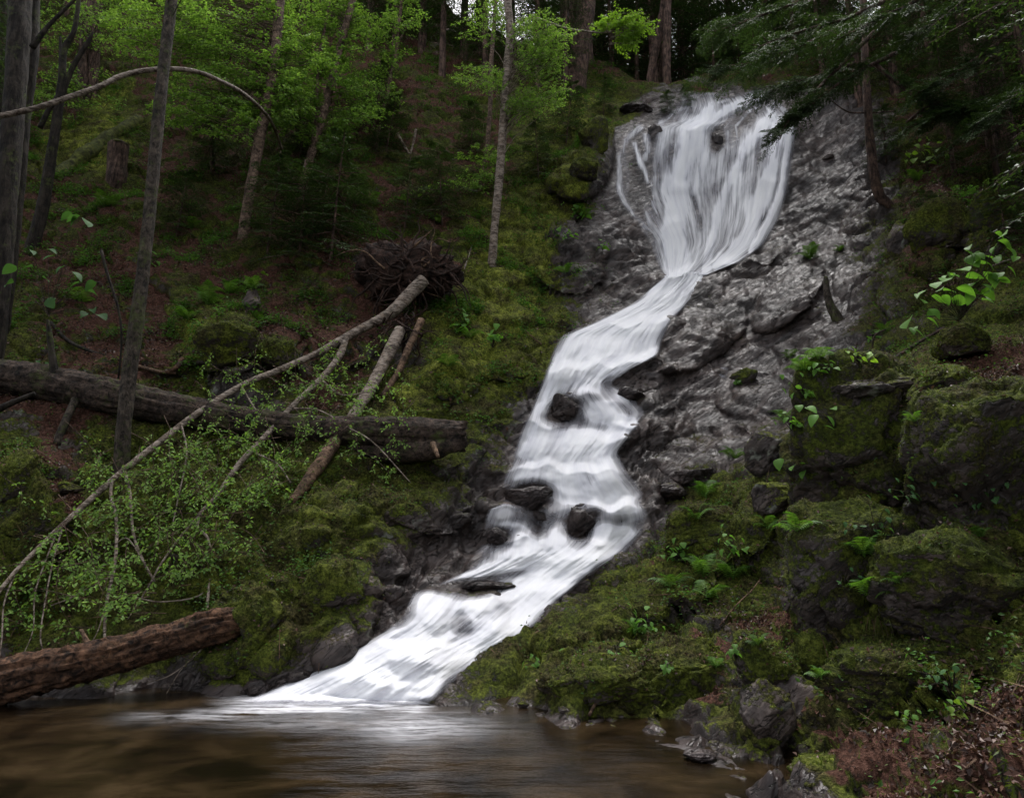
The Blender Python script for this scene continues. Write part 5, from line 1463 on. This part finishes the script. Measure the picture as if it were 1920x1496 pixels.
# loose sticks
STK = [([(745, 250), (757, 272), (768, 290)], 5, 'pale broken stick of the V on the dark bank, left arm', 'bark_birch'), ([(780, 243), (775, 268), (769, 290)], 5, 'pale broken stick of the V on the dark bank, right arm', 'bark_birch'),
       ([(190, 470), (200, 510), (222, 580), (228, 640), (222, 710)], 6, 'thin dark dead stem just left of the tall mossy trunk', 'bark_dark'), ([(95, 605), (130, 640), (180, 662), (215, 668)], 7, 'dead limb curving down the slope above the huge trunk', 'bark_dark'),
       ([(260, 687), (300, 697), (330, 700)], 7, 'short dead limb lying right of the tall mossy trunk', 'deadwood'), ([(312, 700), (330, 690), (342, 672)], 12, 'splintered red wood chunk below the grey knoll', 'redlog'),
       ([(1000, 1345), (1105, 1340), (1120, 1310), (1135, 1265), (1148, 1240)][1:], 7, 'dark dead stick leaning on the mossy rocks by the pool', 'deadwood'), ([(1110, 1240), (1135, 1258), (1160, 1262), (1230, 1228)], 4, 'thin grey twig lying on the ledge right of the lower falls', 'bark_birch'),
       ([(1350, 1172), (1380, 1135), (1408, 1108), (1424, 1088)], 3, 'thin stick lying in the leaf-filled gully of the right bank', 'deadwood'), ([(1560, 745), (1600, 718), (1650, 690), (1710, 650), (1770, 615)], 9, 'long dark branch slanting along the top of the right crag', 'roots'),
       ([(1604, 716), (1602, 690), (1604, 660), (1607, 642)], 4, 'first upright prong of the dead branch on the right crag', 'roots'), ([(1594, 722), (1592, 700), (1578, 685)], 4, 'short left prong of the dead branch on the right crag', 'roots'), ([(1640, 692), (1636, 660), (1640, 630), (1660, 618)], 4, 'tall right prong of the dead branch on the right crag', 'roots'),
       ([(1700, 1440), (1750, 1410), (1800, 1400), (1840, 1396)], 6, 'pale dead stick on the leaf litter in the lower right corner', 'deadwood'), ([(1850, 1420), (1880, 1395), (1930, 1360)], 8, 'thick grey stick at the right edge above the leaf litter', 'bark_dark'), ([(1760, 1010), (1780, 990), (1800, 970)], 3, 'small pale twig on the dark moss at the right', 'bark_birch'),
       ([(1860, 500), (1890, 488), (1930, 478)], 5, 'pale twig sticking in from the right edge by the broad leaves', 'bark_birch'), ([(985, 620), (1008, 640), (1016, 646)], 3, 'short pale twig on the moss left of the middle falls', 'deadwood'), ([(865, 520), (882, 470), (890, 440)], 3, 'thin pale root left of the bright birch foot', 'bark_birch'), ([(690, 440), (720, 462), (735, 478)], 4, 'reddish twig above the root plate', 'deadwood'),
       ([(820, 560), (830, 580), (860, 590)], 3, 'small twig on the mossy bank below the root plate', 'deadwood'), ([(560, 1300), (600, 1296), (640, 1298)], 4, 'wet twig at the edge of the pool by the falls', 'deadwood')]
for pts, w, lab, mt in STK:
    ww = [(x, y, hitY(x, y) - 0.06, w * (1 - 0.45 * i / len(pts))) for i, (x, y) in enumerate(pts)]
    if 'prong' in lab:
        yy = hitY(*pts[0]) - 0.1; ww = [(x, y, yy, q) for x, y, _, q in ww]
    if 'tall mossy' in lab and 'stem' in lab:
        ww = [(x, y, 10.9, q) for x, y, _, q in ww]
    if 'of the V' in lab:
        ww = [(x, y, hitY(768, 292) - 0.1, q) for x, y, _, q in ww]
    m = MB(); pxtube(m, ww, sides=6, rough=0.15, n=18)
    c0 = P(ww[0][0], ww[0][1], ww[0][2])
    o = link('dead_stick', m.mesh('dead_stick', M[mt], True, c0)); o.location = c0
    tag(o, lab, 'stick')
# ------------------------------------------------------------------ boulders
from mathutils.bvhtree import BVHTree
BVS, BSURF = [], []


def boulder(label, px, py, w, h, mat, seed=0, sub=5, dy=0.0, name='boulder', group=None, depth=0.8, cut=7, yaw=0.0):
    """an irregular angular stone standing where the photo shows it"""
    r = np.random.default_rng(seed + 500)
    Y = hitY(px, py + h * 0.35) + dy
    s = pxsize(py, Y)
    if name == 'boulder': Y = Y + 0.10 * w * s
    c = P(px, py, Y)
    bm = bpy.data.meshes.new(name)
    import bmesh
    b = bmesh.new(); bmesh.ops.create_icosphere(b, subdivisions=sub, radius=1.0)
    b.to_mesh(bm); b.free()
    v = np.empty(len(bm.vertices) * 3, np.float32); bm.vertices.foreach_get('co', v); v = v.reshape(-1, 3).astype(float)
    for k in range(cut + 7):
        n = unit(r.normal(size=3)); dd = r.uniform(0.55, 0.85)
        e = v @ n - dd
        v -= np.where(e > 0, e * 0.86, 0)[:, None] * n
    n0 = unit(v)
    f1, f2, cr = worley(v * 2.2 + seed)
    v = v + n0 * (0.16 * fbm(v * 1.6 + seed, 4) + 0.05 * fbm(v * 6 + seed, 3, ridged=True) + 0.12 * (cr - 0.5) - 0.05 * (1 - sstep(0, 0.12, f2 - f1)) + 0.02 * fbm(v * 18, 2))[:, None]
    v = v * np.array([w / 2 * s, w / 2 * s * depth, h / 2 * s]) * 1.08
    cy, sy_ = math.cos(yaw), math.sin(yaw)
    x_, z_ = v[:, 0].copy(), v[:, 2].copy()
    v[:, 0] = x_ * cy - z_ * sy_; v[:, 2] = x_ * sy_ + z_ * cy
    bm.vertices.foreach_set('co', v.astype(np.float32).ravel())
    for p_ in bm.polygons: p_.use_smooth = True
    bm.update(); bm.materials.append(M[mat])
    o = link(name, bm); o.location = c
    tag(o, label, 'rock', group)
    if mat in ('boulder', 'crag', 'greyrock'):
        tri = [tuple(p_.vertices) for p_ in bm.polygons]
        BVS.append(BVHTree.FromPolygons([Vector(q) + Vector(c) for q in v], tri))
        if mat != 'greyrock' and w > 60: BSURF.append((v + c, tri))
    return o


def hit2(px, py):
    """like hit(), but stones in front of the ground count too"""
    p = hit(px, py)
    o_ = Vector((0, 0, CAMZ)); dv = Vector(p) - o_; D = dv.length; dv.normalize()
    for t_ in BVS:
        h_ = t_.ray_cast(o_, dv, D)
        if h_[0] is not None and h_[3] < D:
            D = h_[3]; p = np.array(h_[0])
    return p


RK = 'dark wet rocks standing in the cascade'
boulder('dark wet rock splitting the water in the upper part of the cascade', 1062, 768, 66, 58, 'wetrock', 1, dy=0.03, name='rock', group=RK, depth=0.5)
boulder('small black rock tip just above the upper cascade rock', 1064, 742, 26, 16, 'wetrock', 2, 4, dy=0.03, name='rock', group=RK)
boulder('long low dark rock on the left side of the cascade', 992, 932, 92, 44, 'wetrock', 3, dy=0.03, name='rock', group=RK, depth=0.5)
boulder('upright dark rock between two small falls, right of the long low rock', 1088, 982, 54, 68, 'wetrock', 4, dy=0.03, name='rock', group=RK, depth=0.5)
boulder('small peaked rock on top of the upright dark rock', 1088, 950, 24, 14, 'wetrock', 5, 4, dy=0.03, name='rock', group=RK)
boulder('low dark rock under the shelf left of the upright rock', 1015, 972, 60, 30, 'wetrock', 8, dy=0.03, name='rock', group=RK, depth=0.5)
boulder('dark wet knob on the right side of the upper cascade', 1180, 742, 60, 34, 'wetrock', 9, dy=0.05, name='rock', group=RK, depth=0.5)
boulder('broad wet shelf stone behind the jets of the lower cascade', 905, 1100, 110, 24, 'wetrock', 10, dy=0.10, name='rock', group=RK, depth=0.5)
boulder('rounded dark rock at the left edge of the lower cascade', 934, 1006, 46, 40, 'wetrock', 6, dy=0.03, name='rock', group=RK)
BL = [('huge dark mossy block forming the upper left of the right crag', 1640, 870, 382, 409, 'crag', 0.52), ('huge dark mossy block at the right edge of the crag', 1850, 880, 396, 422, 'crag', 0.52), ('broad mossy block in the lower left of the crag', 1610, 1110, 343, 320, 'crag', 0.52), ('broad dark block in the lower right of the crag', 1820, 1120, 396, 294, 'crag', 0.52), ('wide mossy block at the bottom of the crag above the leaf litter', 1700, 1275, 369, 192, 'crag', 0.52), ('long rounded bedrock rib between the ferns and the water', 1330, 1000, 220, 110, 'boulder', 0.42), ('mossy bulge above the lower shore right of the falls foot', 1130, 1290, 260, 120, 'boulder', 0.38), ('mossy bulge below the leafy clump', 1290, 1280, 220, 150, 'boulder', 0.38), ('big boulder with mossy crown on the stony right bank', 1770, 440, 120, 120, 'boulder', 0.2), ('upright grey stone left of the big mossy-crowned boulder', 1690, 450, 50, 70, 'greyrock', 0.1), ('mossy stone right above the broad-leaved bush', 1850, 400, 90, 90, 'boulder', 0), ('lichen-grey stone under the torn roots at the right', 1752, 430, 44, 60, 'greyrock', -0.3),
      ('green mossy rock block behind the broad leaves', 1800, 640, 110, 80, 'boulder', -0.1), ('grey flat rock crest on top of the right crag', 1640, 735, 180, 60, 'greyrock', -0.1), ('rounded mossy crest stone at the top of the right crag', 1770, 720, 130, 90, 'boulder', -0.1), ('pale lichen rock at the right edge below the crest', 1905, 790, 110, 170, 'greyrock', 0.0),
      ('grey cliff block at the left shoulder of the right crag', 1455, 850, 110, 120, 'greyrock', 0.1), ('jutting grey rock with a dark hollow beneath it', 1460, 935, 90, 80, 'greyrock', 0.0), ('bare grey boulder foot above the lower right shore', 1435, 1330, 110, 120, 'greyrock', 0.0), ('mossy boulder on top of the bare grey foot', 1440, 1250, 120, 110, 'boulder', 0.0),
      ('lichen-spotted rock leaning right of the bare grey foot', 1540, 1250, 90, 130, 'boulder', 0.0), ('low mossy rock at the lower right shore', 1560, 1455, 170, 60, 'boulder', 0.0), ('small pale stone lying on shore moss, left of two', 980, 1321, 24, 12, 'greyrock', 0.0), ('small blue-grey stone lying on shore moss, right of two', 1055, 1331, 22, 12, 'greyrock', 0.0),
      ('mossy boulder at the left edge below the huge trunk', 30, 900, 90, 110, 'boulder', 0.0), ('long mossy boulder standing left of the litter gully', 66, 960, 70, 150, 'boulder', 0.0), ('smooth grey stone slab lit beside the litter gully', 120, 915, 64, 26, 'greyrock', 0.0), ('pale grey mossy knoll rock on the left slope', 430, 650, 120, 90, 'boulder', 0.0), ('rock knoll right of the pale grey knoll', 520, 660, 70, 70, 'boulder', 0.0),
      ('pointed dark stone on the litter slope', 470, 570, 34, 60, 'greyrock', 0.0), ('grey stone under the root plate', 830, 545, 40, 50, 'greyrock', 0.0), ('overhanging grey rock at the cliff left of the falls', 1098, 322, 56, 50, 'boulder', -0.1), ('dark rock lip above the left rivulet of the falls', 1190, 212, 70, 22, 'wetrock', 0.3), ('dark mossy rock block in the corner above the cliff', 1118, 258, 60, 80, 'boulder', 0.15),
      ('dark rock between the veil and the left stream of the falls', 1228, 262, 34, 60, 'wetrock', 0.35), ('black rock wedge in the middle of the upper falls', 1343, 265, 26, 46, 'wetrock', 0.25), ('wet block at the right edge of the middle cascade', 1255, 920, 60, 36, 'wetrock', -0.05), ('glossy grey slab block above the wet block', 1300, 895, 90, 44, 'wetrock', 0.0), ('mossy wet block beneath the side trickle', 1395, 705, 50, 34, 'boulder', 0.0),
      ('pale quartz stone stuck on the grey slab', 1553, 296, 20, 9, 'greyrock', 0.0), ('small pale stone near the curved hemlock', 1642, 236, 14, 12, 'greyrock', 0.0), ('glossy wet rock on the left bank beside the lowest fall', 735, 1115, 50, 40, 'wetrock', 0.05), ('mossy bulging rock above the dark cave at the pool', 620, 1110, 150, 110, 'boulder', 0.2), ('mossy bulging rock left of the dark cave', 490, 1160, 110, 130, 'boulder', 0.2),
      ('low wet stone on the shore under the rotten log', 330, 1290, 60, 26, 'wetrock', 0.0), ('wet stone at the shore left of the falls foot', 560, 1270, 60, 34, 'wetrock', 0.0), ('wet stone on the shore below the mossy bulge', 480, 1290, 60, 30, 'wetrock', 0.0), ('small wet rock at the far shore corner', 410, 1250, 70, 60, 'boulder', 0.0), ('low stone at the right shore in the shallows', 1315, 1416, 60, 22, 'wetrock', 0.0),
      ('grey stone among litter in the gully of the right bank', 1520, 1080, 60, 70, 'greyrock', 0.0), ('second grey stone down the gully', 1490, 1130, 50, 40, 'greyrock', 0.0), ('lichen patch rock on the dark crag face', 1610, 960, 60, 100, 'greyrock', 0.1), ('pale stone half buried in the lower right moss', 1630, 1385, 40, 30, 'greyrock', 0)]
for i, (lab, px, py, w, h, mt, dy) in enumerate(BL):
    boulder(lab, px, py, w, h, mt, 20 + i, 6 if w > 180 else 5 if w > 50 else 4, dy)

# ------------------------------------------------------------------ ferns
def frond_mesh(seed, n=15, mat='fern'):
    r = np.random.default_rng(seed); m = MB()
    def ax(u): return np.array([u, 0.0, 0.42 * math.sin(u * 2.3) - 0.30 * u * u])
    tube(m, [ax(0), ax(0.5), ax(1)], [0.012, 0.008, 0.003], sides=3, n=5, cap=False)
    for k in range(n):
        u = 0.12 + 0.86 * k / n
        ln = 0.30 * math.sin(math.pi * min(1, (u + 0.12)) ** 0.9) * r.uniform(0.85, 1.1) + 0.02
        for sg in (-1, 1):
            b = ax(u); d = unit(np.array([0.35, sg * 1.0, -0.15 + 0.06 * r.normal()])); s = np.array([1, 0, 0.1]) * 0.030
            e = b + d * ln + np.array([0, 0, -0.10 * ln]); md = b + d * ln * 0.5
            m.add([b - s * 0.5, b + s * 0.7, md + s * 0.8, e, md - s * 0.6], None, [(0, 1, 2), (0, 2, 4), (4, 2, 3)])
    return m.mesh('frond', M[mat], False)


FM = [frond_mesh(s) for s in (1, 2, 3)]
FERN = [(1310, 1050, 46, 'lush bright fern at the left of the fern ledge on the right bank'), (1250, 1075, 40, 'bright fern on the ledge edge nearest the water'), (1370, 1060, 44, 'fern hanging on the mossy knob right of the lush fern'), (1330, 1100, 36, 'low fern below the lush fern'), (1320, 915, 40, 'upper fern of the fern row beside the wet slab'), (1300, 960, 36, 'lower fern of the fern row beside the wet slab'), (1375, 845, 30, 'small fern at the top of the mossy slab edge'),
        (1622, 1035, 50, 'pale feathery fern on the dark crag face'), (1640, 1110, 52, 'long drooping fern below the pale feathery fern'), (1500, 990, 40, 'fern under the jutting grey rock'), (1440, 985, 36, 'fern left under the jutting grey rock'), (1340, 1242, 26, 'tiny fern on the mossy rocks above the shore'), (1530, 1250, 26, 'tiny fern beside the leaning lichen rock'), (1750, 1290, 30, 'small fern on the lower right moss'), (1690, 1080, 30, 'small yellow-green fern right of the drooping fern'),
        (1520, 480, 30, 'fern tuft growing on the bare grey slab'), (1575, 465, 16, 'tiny fern tuft right of the slab tuft'), (1530, 660, 38, 'fern clump on the slab above the wet block'), (1510, 690, 30, 'lower fern clump on the slab'), (1480, 660, 24, 'fern left of the slab clump'),
        (390, 570, 40, 'fern on the litter slope below the young hemlocks'), (430, 545, 36, 'second fern on the litter slope, right of the first'), (350, 600, 30, 'fern left on the litter slope'), (470, 530, 26, 'fern by the pointed dark stone'), (360, 420, 30, 'fern between the tall trunks'), (200, 400, 32, 'fern below the stump'), (150, 560, 34, 'fern among the broad leaves at the left'), (480, 600, 26, 'fern beside the knoll rock'),
        (1690, 760, 24, 'fern on the crest of the crag'), (1470, 780, 30, 'fern at the shoulder above the crag'), (1560, 880, 22, 'fern in the crack of the crag'), (1100, 400, 26, 'fern on the mossy cliff left of the falls'), (1060, 500, 22, 'fern low on the mossy cliff'), (840, 690, 26, 'fern on the moss below the root tangle'), (1190, 1180, 40, 'leafy fern on the ledge right of the lowest fall'), (1420, 1200, 26, 'fern in the litter gully'),
        (1660, 620, 24, 'fern at the dark hollow behind the crag'), (880, 620, 22, 'fern on the moss bank by the middle falls'), (1720, 900, 20, 'fern on the crag face at the right'), (1850, 1020, 24, 'fern high in the right edge moss'), (690, 380, 28, 'fern above the root plate bank'), (760, 380, 24, 'fern below the V of pale sticks'), (1720, 330, 24, 'fern on the right upper bank')]
g = np.random.default_rng(9)
for i, (px, py, sz, lab) in enumerate(FERN):
    p = hit2(px, py + sz * 0.25); s = sz * pxsize(py, p[1]) * 1.25
    o = empty('fern', p, lab, 'fern', 'ferns on the banks')
    nf = 8 + int(g.integers(3))
    for k in range(nf):
        f = bpy.data.objects.new('frond', FM[k % 3]); COL.objects.link(f); f.parent = o
        sc = s * g.uniform(0.7, 1.15)
        f.scale = (sc, sc, sc); f.rotation_euler = (g.normal() * 0.2, -g.uniform(-0.1, 0.75), 2 * math.pi * k / nf + g.normal() * 0.25)

# ------------------------------------------------------------------ broad-leaved plants: every leaf a part
def broad_leaf_mesh(mat):
    n = 9; v = []; t = []
    us = np.linspace(0, 1, n)
    wd = 0.42 * np.sin(np.pi * us ** 0.72) ** 0.8
    for i, u in enumerate(us):
        z = -0.25 * u * u
        for sg in (-1, 0, 1):
            v.append((u - 0.06 * (sg != 0) * (i == 0), sg * wd[i], z + (0.10 * wd[i] * 2 if sg else 0)))
    q = []
    for i in range(n - 1):
        for k in range(2):
            a = i * 3 + k; q.append((a, a + 1, a + 4, a + 3))
    return new_mesh('leaf', np.array(v), np.array(q), None, M[mat])


BM = {k: broad_leaf_mesh(k) for k in ('bigleaf', 'bigleaf_dim', 'leaf_bright')}


def leafy(name, label, px, py, leaves, mat='bigleaf', Y=None, stems=None, seed=0, cat='plant', group='broad-leaved seedlings', up=0.5):
    """leaves: (px, py, size px); stem runs from the foot to each"""
    g = np.random.default_rng(seed + 900)
    base = hit2(px, py) if Y is None else P(px, py, Y)
    o = empty(name, base, label, cat, group)
    st = MB()
    for (x, y, s) in leaves:
        q = P(x, y, base[1] - 0.12 + g.normal() * 0.05 * s / 12)
        sz = s * pxsize(y, base[1])
        mid = (base + q) / 2 + np.array([0, 0, 0.05])
        tube(st, [base, mid, q], [0.006, 0.004, 0.002], sides=4, n=6, cap=False)
        f = bpy.data.objects.new('leaf', BM[mat]); COL.objects.link(f); f.parent = o
        f.location = q - base; f.scale = (sz, sz * g.uniform(0.7, 1.15), sz * g.uniform(0.4, 2.2))
        f.rotation_euler = (g.normal() * 0.35, g.uniform(0.05, 0.9), g.uniform(-3.1, 0.2) if True else 0)
    part(st, 'stem', 'bark_grey', o)
    return o


g = np.random.default_rng(21)
big = [(1705, 598, 34), (1738, 596, 26), (1725, 560, 28), (1748, 556, 30), (1770, 545, 28), (1742, 580, 26), (1785, 560, 26), (1795, 540, 32), (1812, 520, 30), (1830, 530, 32), (1845, 510, 28), (1862, 515, 32), (1874, 512, 28), (1840, 545, 26), (1820, 558, 26), (1775, 522, 24), (1800, 505, 28), (1822, 478, 30), (1810, 470, 24), (1835, 495, 22), (1848, 480, 26), (1872, 452, 26), (1880, 440, 24), (1888, 465, 26), (1868, 482, 22), (1860, 540, 24), (1755, 530, 22), (1890, 500, 24)]
big = big + [(x + g.normal() * 14, y + g.normal() * 11, s * 0.75) for x, y, s in big]
leafy('broadleaf_bush', 'bush with large bright light-green leaves on the right bank', 1800, 600, big, 'bigleaf', Y=9.0, seed=1, group=None, cat='bush')
leafy('broadleaf_seedling', 'three bright leaves on a twig at the top left of the right crag', 1560, 795, [(1510, 765, 24), (1530, 778, 26), (1550, 780, 24), (1545, 798, 20), (1560, 765, 18), (1498, 760, 16)], 'bigleaf', seed=2)
leafy('broadleaf_seedling', 'small leaf pair hanging below the three bright leaves', 1520, 890, [(1462, 860, 24), (1490, 872, 20), (1508, 882, 20), (1500, 868, 14)], 'bigleaf', seed=3)
lf = [(30, 500), (60, 470), (90, 468), (100, 480), (120, 500), (135, 510), (60, 500), (25, 530), (80, 520), (110, 535), (150, 530), (165, 545), (180, 530), (90, 562), (105, 560), (160, 585), (185, 590), (175, 580), (135, 400), (150, 405), (160, 412), (145, 408)]
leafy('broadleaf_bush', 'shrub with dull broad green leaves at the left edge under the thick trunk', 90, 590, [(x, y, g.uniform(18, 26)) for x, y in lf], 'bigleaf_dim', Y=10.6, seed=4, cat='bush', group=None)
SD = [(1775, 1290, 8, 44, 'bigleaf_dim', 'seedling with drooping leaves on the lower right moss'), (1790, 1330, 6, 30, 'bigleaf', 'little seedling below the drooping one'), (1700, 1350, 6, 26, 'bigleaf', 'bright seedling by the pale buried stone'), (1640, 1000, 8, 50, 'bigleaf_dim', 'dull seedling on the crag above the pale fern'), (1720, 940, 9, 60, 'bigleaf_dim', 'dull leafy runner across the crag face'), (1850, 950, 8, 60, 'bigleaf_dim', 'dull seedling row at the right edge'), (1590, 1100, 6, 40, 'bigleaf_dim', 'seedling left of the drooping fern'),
      (1195, 1185, 14, 40, 'bigleaf', 'leafy green clump on the ledge right of the lowest fall'), (1010, 1255, 9, 22, 'bigleaf', 'bright seedling low on the mossy rock by the lowest fall'), (1055, 1200, 5, 14, 'bigleaf', 'tiny seedling above the mossy rock'), (1080, 1235, 6, 18, 'bigleaf', 'tiny seedling right of the bright seedling'), (1160, 1240, 8, 26, 'bigleaf', 'seedling below the leafy clump'), (1370, 1040, 12, 36, 'bigleaf', 'leafy clump on the mossy knob'), (1270, 1050, 14, 34, 'bigleaf', 'leafy clump left of the lush fern'),
      (925, 640, 12, 20, 'bigleaf', 'bright green seedling column on the bank left of the middle falls'), (860, 620, 10, 24, 'bigleaf', 'seedling below the root tangle at right'), (800, 375, 12, 36, 'leaf_bright', 'bright yellow-green seedling in front of the dark hollow'), (820, 415, 6, 16, 'leaf_bright', 'small bright seedling below the yellow-green one'), (1740, 310, 16, 44, 'leaf_bright', 'bright yellow-green shrub on the right upper bank'), (1080, 410, 8, 26, 'bigleaf', 'seedling on the mossy cliff'), (1060, 450, 6, 20, 'bigleaf', 'seedling lower on the mossy cliff'),
      (1130, 470, 5, 14, 'bigleaf', 'tiny seedling at the bare cliff edge'), (480, 530, 8, 24, 'leaf_bright', 'bright seedling beside the pointed stone'), (290, 500, 6, 20, 'bigleaf', 'seedling clinging to the tall mossy trunk'), (60, 700, 6, 26, 'bigleaf_dim', 'seedling behind the huge trunk'), (1610, 680, 8, 30, 'leaf_bright', 'yellow-green seedling between the dead prongs'), (1640, 640, 6, 22, 'bigleaf', 'seedling in the hollow behind the crag'), (1545, 700, 8, 26, 'bigleaf', 'seedling clump on the slab ledge'),
      (1500, 745, 9, 34, 'bigleaf', 'seedlings at the ledge above the grey shoulder'), (1385, 720, 5, 14, 'bigleaf', 'tiny seedling beside the side trickle'), (1480, 800, 8, 30, 'bigleaf', 'seedlings on the grey shoulder'), (1820, 1350, 10, 60, 'leaf_bright', 'thin seedling with many tiny leaves in the lower right'), (1380, 1230, 6, 20, 'bigleaf', 'seedling in the litter gully'), (1250, 1260, 6, 18, 'bigleaf', 'tiny seedling on the mossy shore rocks')]
for i, (px, py, n, sp, mt, lab) in enumerate(SD):
    lv = [(px + g.normal() * sp * 0.5, py - abs(g.normal()) * sp * 0.5 - 4, g.uniform(8, 15)) for _ in range(int(n * 1.7))]
    leafy('seedling', lab, px, py, lv, mt, seed=30 + i)

# grass tuft hanging on the crag
o = empty('grass_tuft', hit2(1640, 1170), 'tuft of green and straw grass hanging on the right crag', 'grass tuft')
for k in range(26):
    m = MB(); b = hit2(1640 + g.normal() * 10, 1165); a = g.normal() * 0.5; L = g.uniform(0.12, 0.28)
    b = b + np.array([0, -0.03, 0])
    tube(m, [b, b + np.array([a * L * 0.5, -0.05, L * 0.2]), b + np.array([a * L, -0.10, -L * 0.6])], [0.003, 0.003, 0.001], sides=3, n=5, cap=False)
    part(m, 'blade', 'grass' if k % 3 else 'deadwood', o)

# ------------------------------------------------------------------ ground cover nobody could count
du = np.linalg.norm(np.gradient(V2, axis=1), axis=2); dv = np.linalg.norm(np.gradient(V2, axis=0), axis=2)
area = du * dv
vis = (GX > -150) & (GX < 2070) & (GY > -50) & (GY < 1560) & (V2[..., 2] > 0.04) & (V2[..., 1] < 27)
nearw = 1.0 / (0.3 + (V2[..., 1] / 10.0) ** 2)


def scatter(weight, n, seed):
    r = np.random.default_rng(seed)
    w = (weight * area * nearw * vis).ravel(); cdf = np.cumsum(w); cdf /= cdf[-1]
    idx = np.searchsorted(cdf, r.random(n))
    i, j = np.unravel_index(np.clip(idx, 0, w.size - 1), area.shape)
    i = np.clip(i, 0, NR - 2); j = np.clip(j, 0, NC - 2)
    a, b = r.random(n)[:, None], r.random(n)[:, None]
    p = V2[i, j] + (V2[i + 1, j] - V2[i, j]) * a + (V2[i, j + 1] - V2[i, j]) * b
    return p, Nf[i, j], r


clump = fbm(V2.reshape(-1, 3) * 1.1 + 7, 4).reshape(GX.shape)
clump2 = fbm(V2.reshape(-1, 3) * 2.6 + 30, 3).reshape(GX.shape)
upn = np.clip(Nf[..., 2], 0.05, 1)
dryw = (1 - np.clip(wet, 0, 1)) * (1 - wm)
# the stones carry moss and litter as well
bp, bn_ = [], []
rb = np.random.default_rng(66)
for vv_, tri in BSURF:
    T = vv_[np.array(tri)]
    nn_ = np.cross(T[:, 1] - T[:, 0], T[:, 2] - T[:, 0]); ar = np.linalg.norm(nn_, axis=1) / 2; nn_ = nn_ / (2 * ar[:, None] + 1e-12)
    k_ = int(min(9000, ar.sum() * 1500)); idx = rb.choice(len(T), k_, p=ar / ar.sum())
    w0 = rb.dirichlet((1, 1, 1), k_)
    bp.append((T[idx] * w0[..., None]).sum(1)); bn_.append(nn_[idx])
bp = np.vstack(bp); bn_ = np.vstack(bn_)
bcl = fbm(bp * 2.6 + 30, 3)
# leaf litter
w = dryw * (0.02 + litter ** 1.3 * sstep(-0.15, 0.25, clump)) * upn
p, n, r = scatter(w, 60000, 1)
m = MB(); s = r.uniform(0.022, 0.05, len(p)) * (1 + 0.7 * (p[:, 1] > 12))
add_leaves(m, p + n * 0.012, r.normal(size=p.shape), n + r.normal(size=p.shape) * 0.45, s, s * 0.7, 0.3)
kk = (bn_[:, 2] > 0.45) & (rb.random(len(bp)) < 0.035 + 0.10 * (bcl > 0.15))
s = r.uniform(0.022, 0.05, kk.sum())
add_leaves(m, bp[kk] + bn_[kk] * 0.012, r.normal(size=bp[kk].shape), bn_[kk] + r.normal(size=bp[kk].shape) * 0.45, s, s * 0.7, 0.3)
tag(m.obj('leaf_litter', M['dead_leaf'], None, False), kind='stuff')
# small leafy plants on the forest floor
w = (dryw * sstep(0.05, 0.45, clump) * (0.25 + moss) * (GX < 1250) * (GY < 640) + 0.35 * dryw * sstep(0.1, 0.4, clump) * moss + 0.10 * dryw * sstep(0.1, 0.4, -clump2) * moss) * (0.12 + 0.88 * sstep(6.5, 10, V2[..., 1]))
p, n, r = scatter(w, 13000, 2)
m = MB()
for k in range(6):
    q = p + n * 0.03 + r.normal(size=p.shape) * 0.06 * np.array([1, 1, 0.7]) + np.array([0, 0, 0.05 + 0.02 * k])
    s = r.uniform(0.022, 0.055, len(p)) * (1 + 0.55 * (p[:, 1] > 12))
    add_leaves(m, q, r.normal(size=p.shape) * np.array([1, 1, 0.3]), np.array([0, -0.3, 1]) + r.normal(size=p.shape) * 0.4, s, s * 0.6)
kk = (bn_[:, 2] > 0.3) & (bcl > 0.22) & (rb.random(len(bp)) < 0.05)
for k in range(5):
    q = bp[kk] + bn_[kk] * 0.02 + r.normal(size=bp[kk].shape) * 0.035 + np.array([0, 0, 0.02 + 0.01 * k])
    s = r.uniform(0.016, 0.036, len(q))
    add_leaves(m, q, r.normal(size=q.shape) * np.array([1, 1, 0.3]), np.array([0, -0.3, 1]) + r.normal(size=q.shape) * 0.4, s, s * 0.6)
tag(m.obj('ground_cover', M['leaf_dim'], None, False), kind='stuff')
# moss fringe: short blades standing off the cushions
w = dryw * moss * (0.4 + bright) * np.clip(0.4 + clump2, 0.05, 2)
p, n, r = scatter(w, 150000, 3)
m = MB(); s = r.uniform(0.015, 0.045, len(p))
add_tri_leaves(m, p, n + np.array([0, -0.1, -0.45]) + r.normal(size=p.shape) * 0.5, r.normal(size=p.shape), s, s * 0.35)
kk = (bn_[:, 2] > -0.1) & (bcl > -0.2)
s = r.uniform(0.012, 0.034, kk.sum())
add_tri_leaves(m, bp[kk], bn_[kk] + np.array([0, -0.1, -0.4]) + r.normal(size=bp[kk].shape) * 0.5, r.normal(size=bp[kk].shape), s, s * 0.35)
tag(m.obj('moss', M['grass'], None, False), kind='stuff')
# needles and twigs
w = dryw * (0.3 + litter) * np.clip(0.5 + clump, 0.05, 2)
p, n, r = scatter(w, 1500, 4)
m = MB()
d_ = unit(np.cross(n, r.normal(size=p.shape)))
s = r.uniform(0.1, 0.45, len(p))
add_tri_leaves(m, p + n * 0.02, d_, n, s, np.full(len(p), 0.012))
tag(m.obj('twig_debris', M['deadwood'], None, False), kind='stuff')
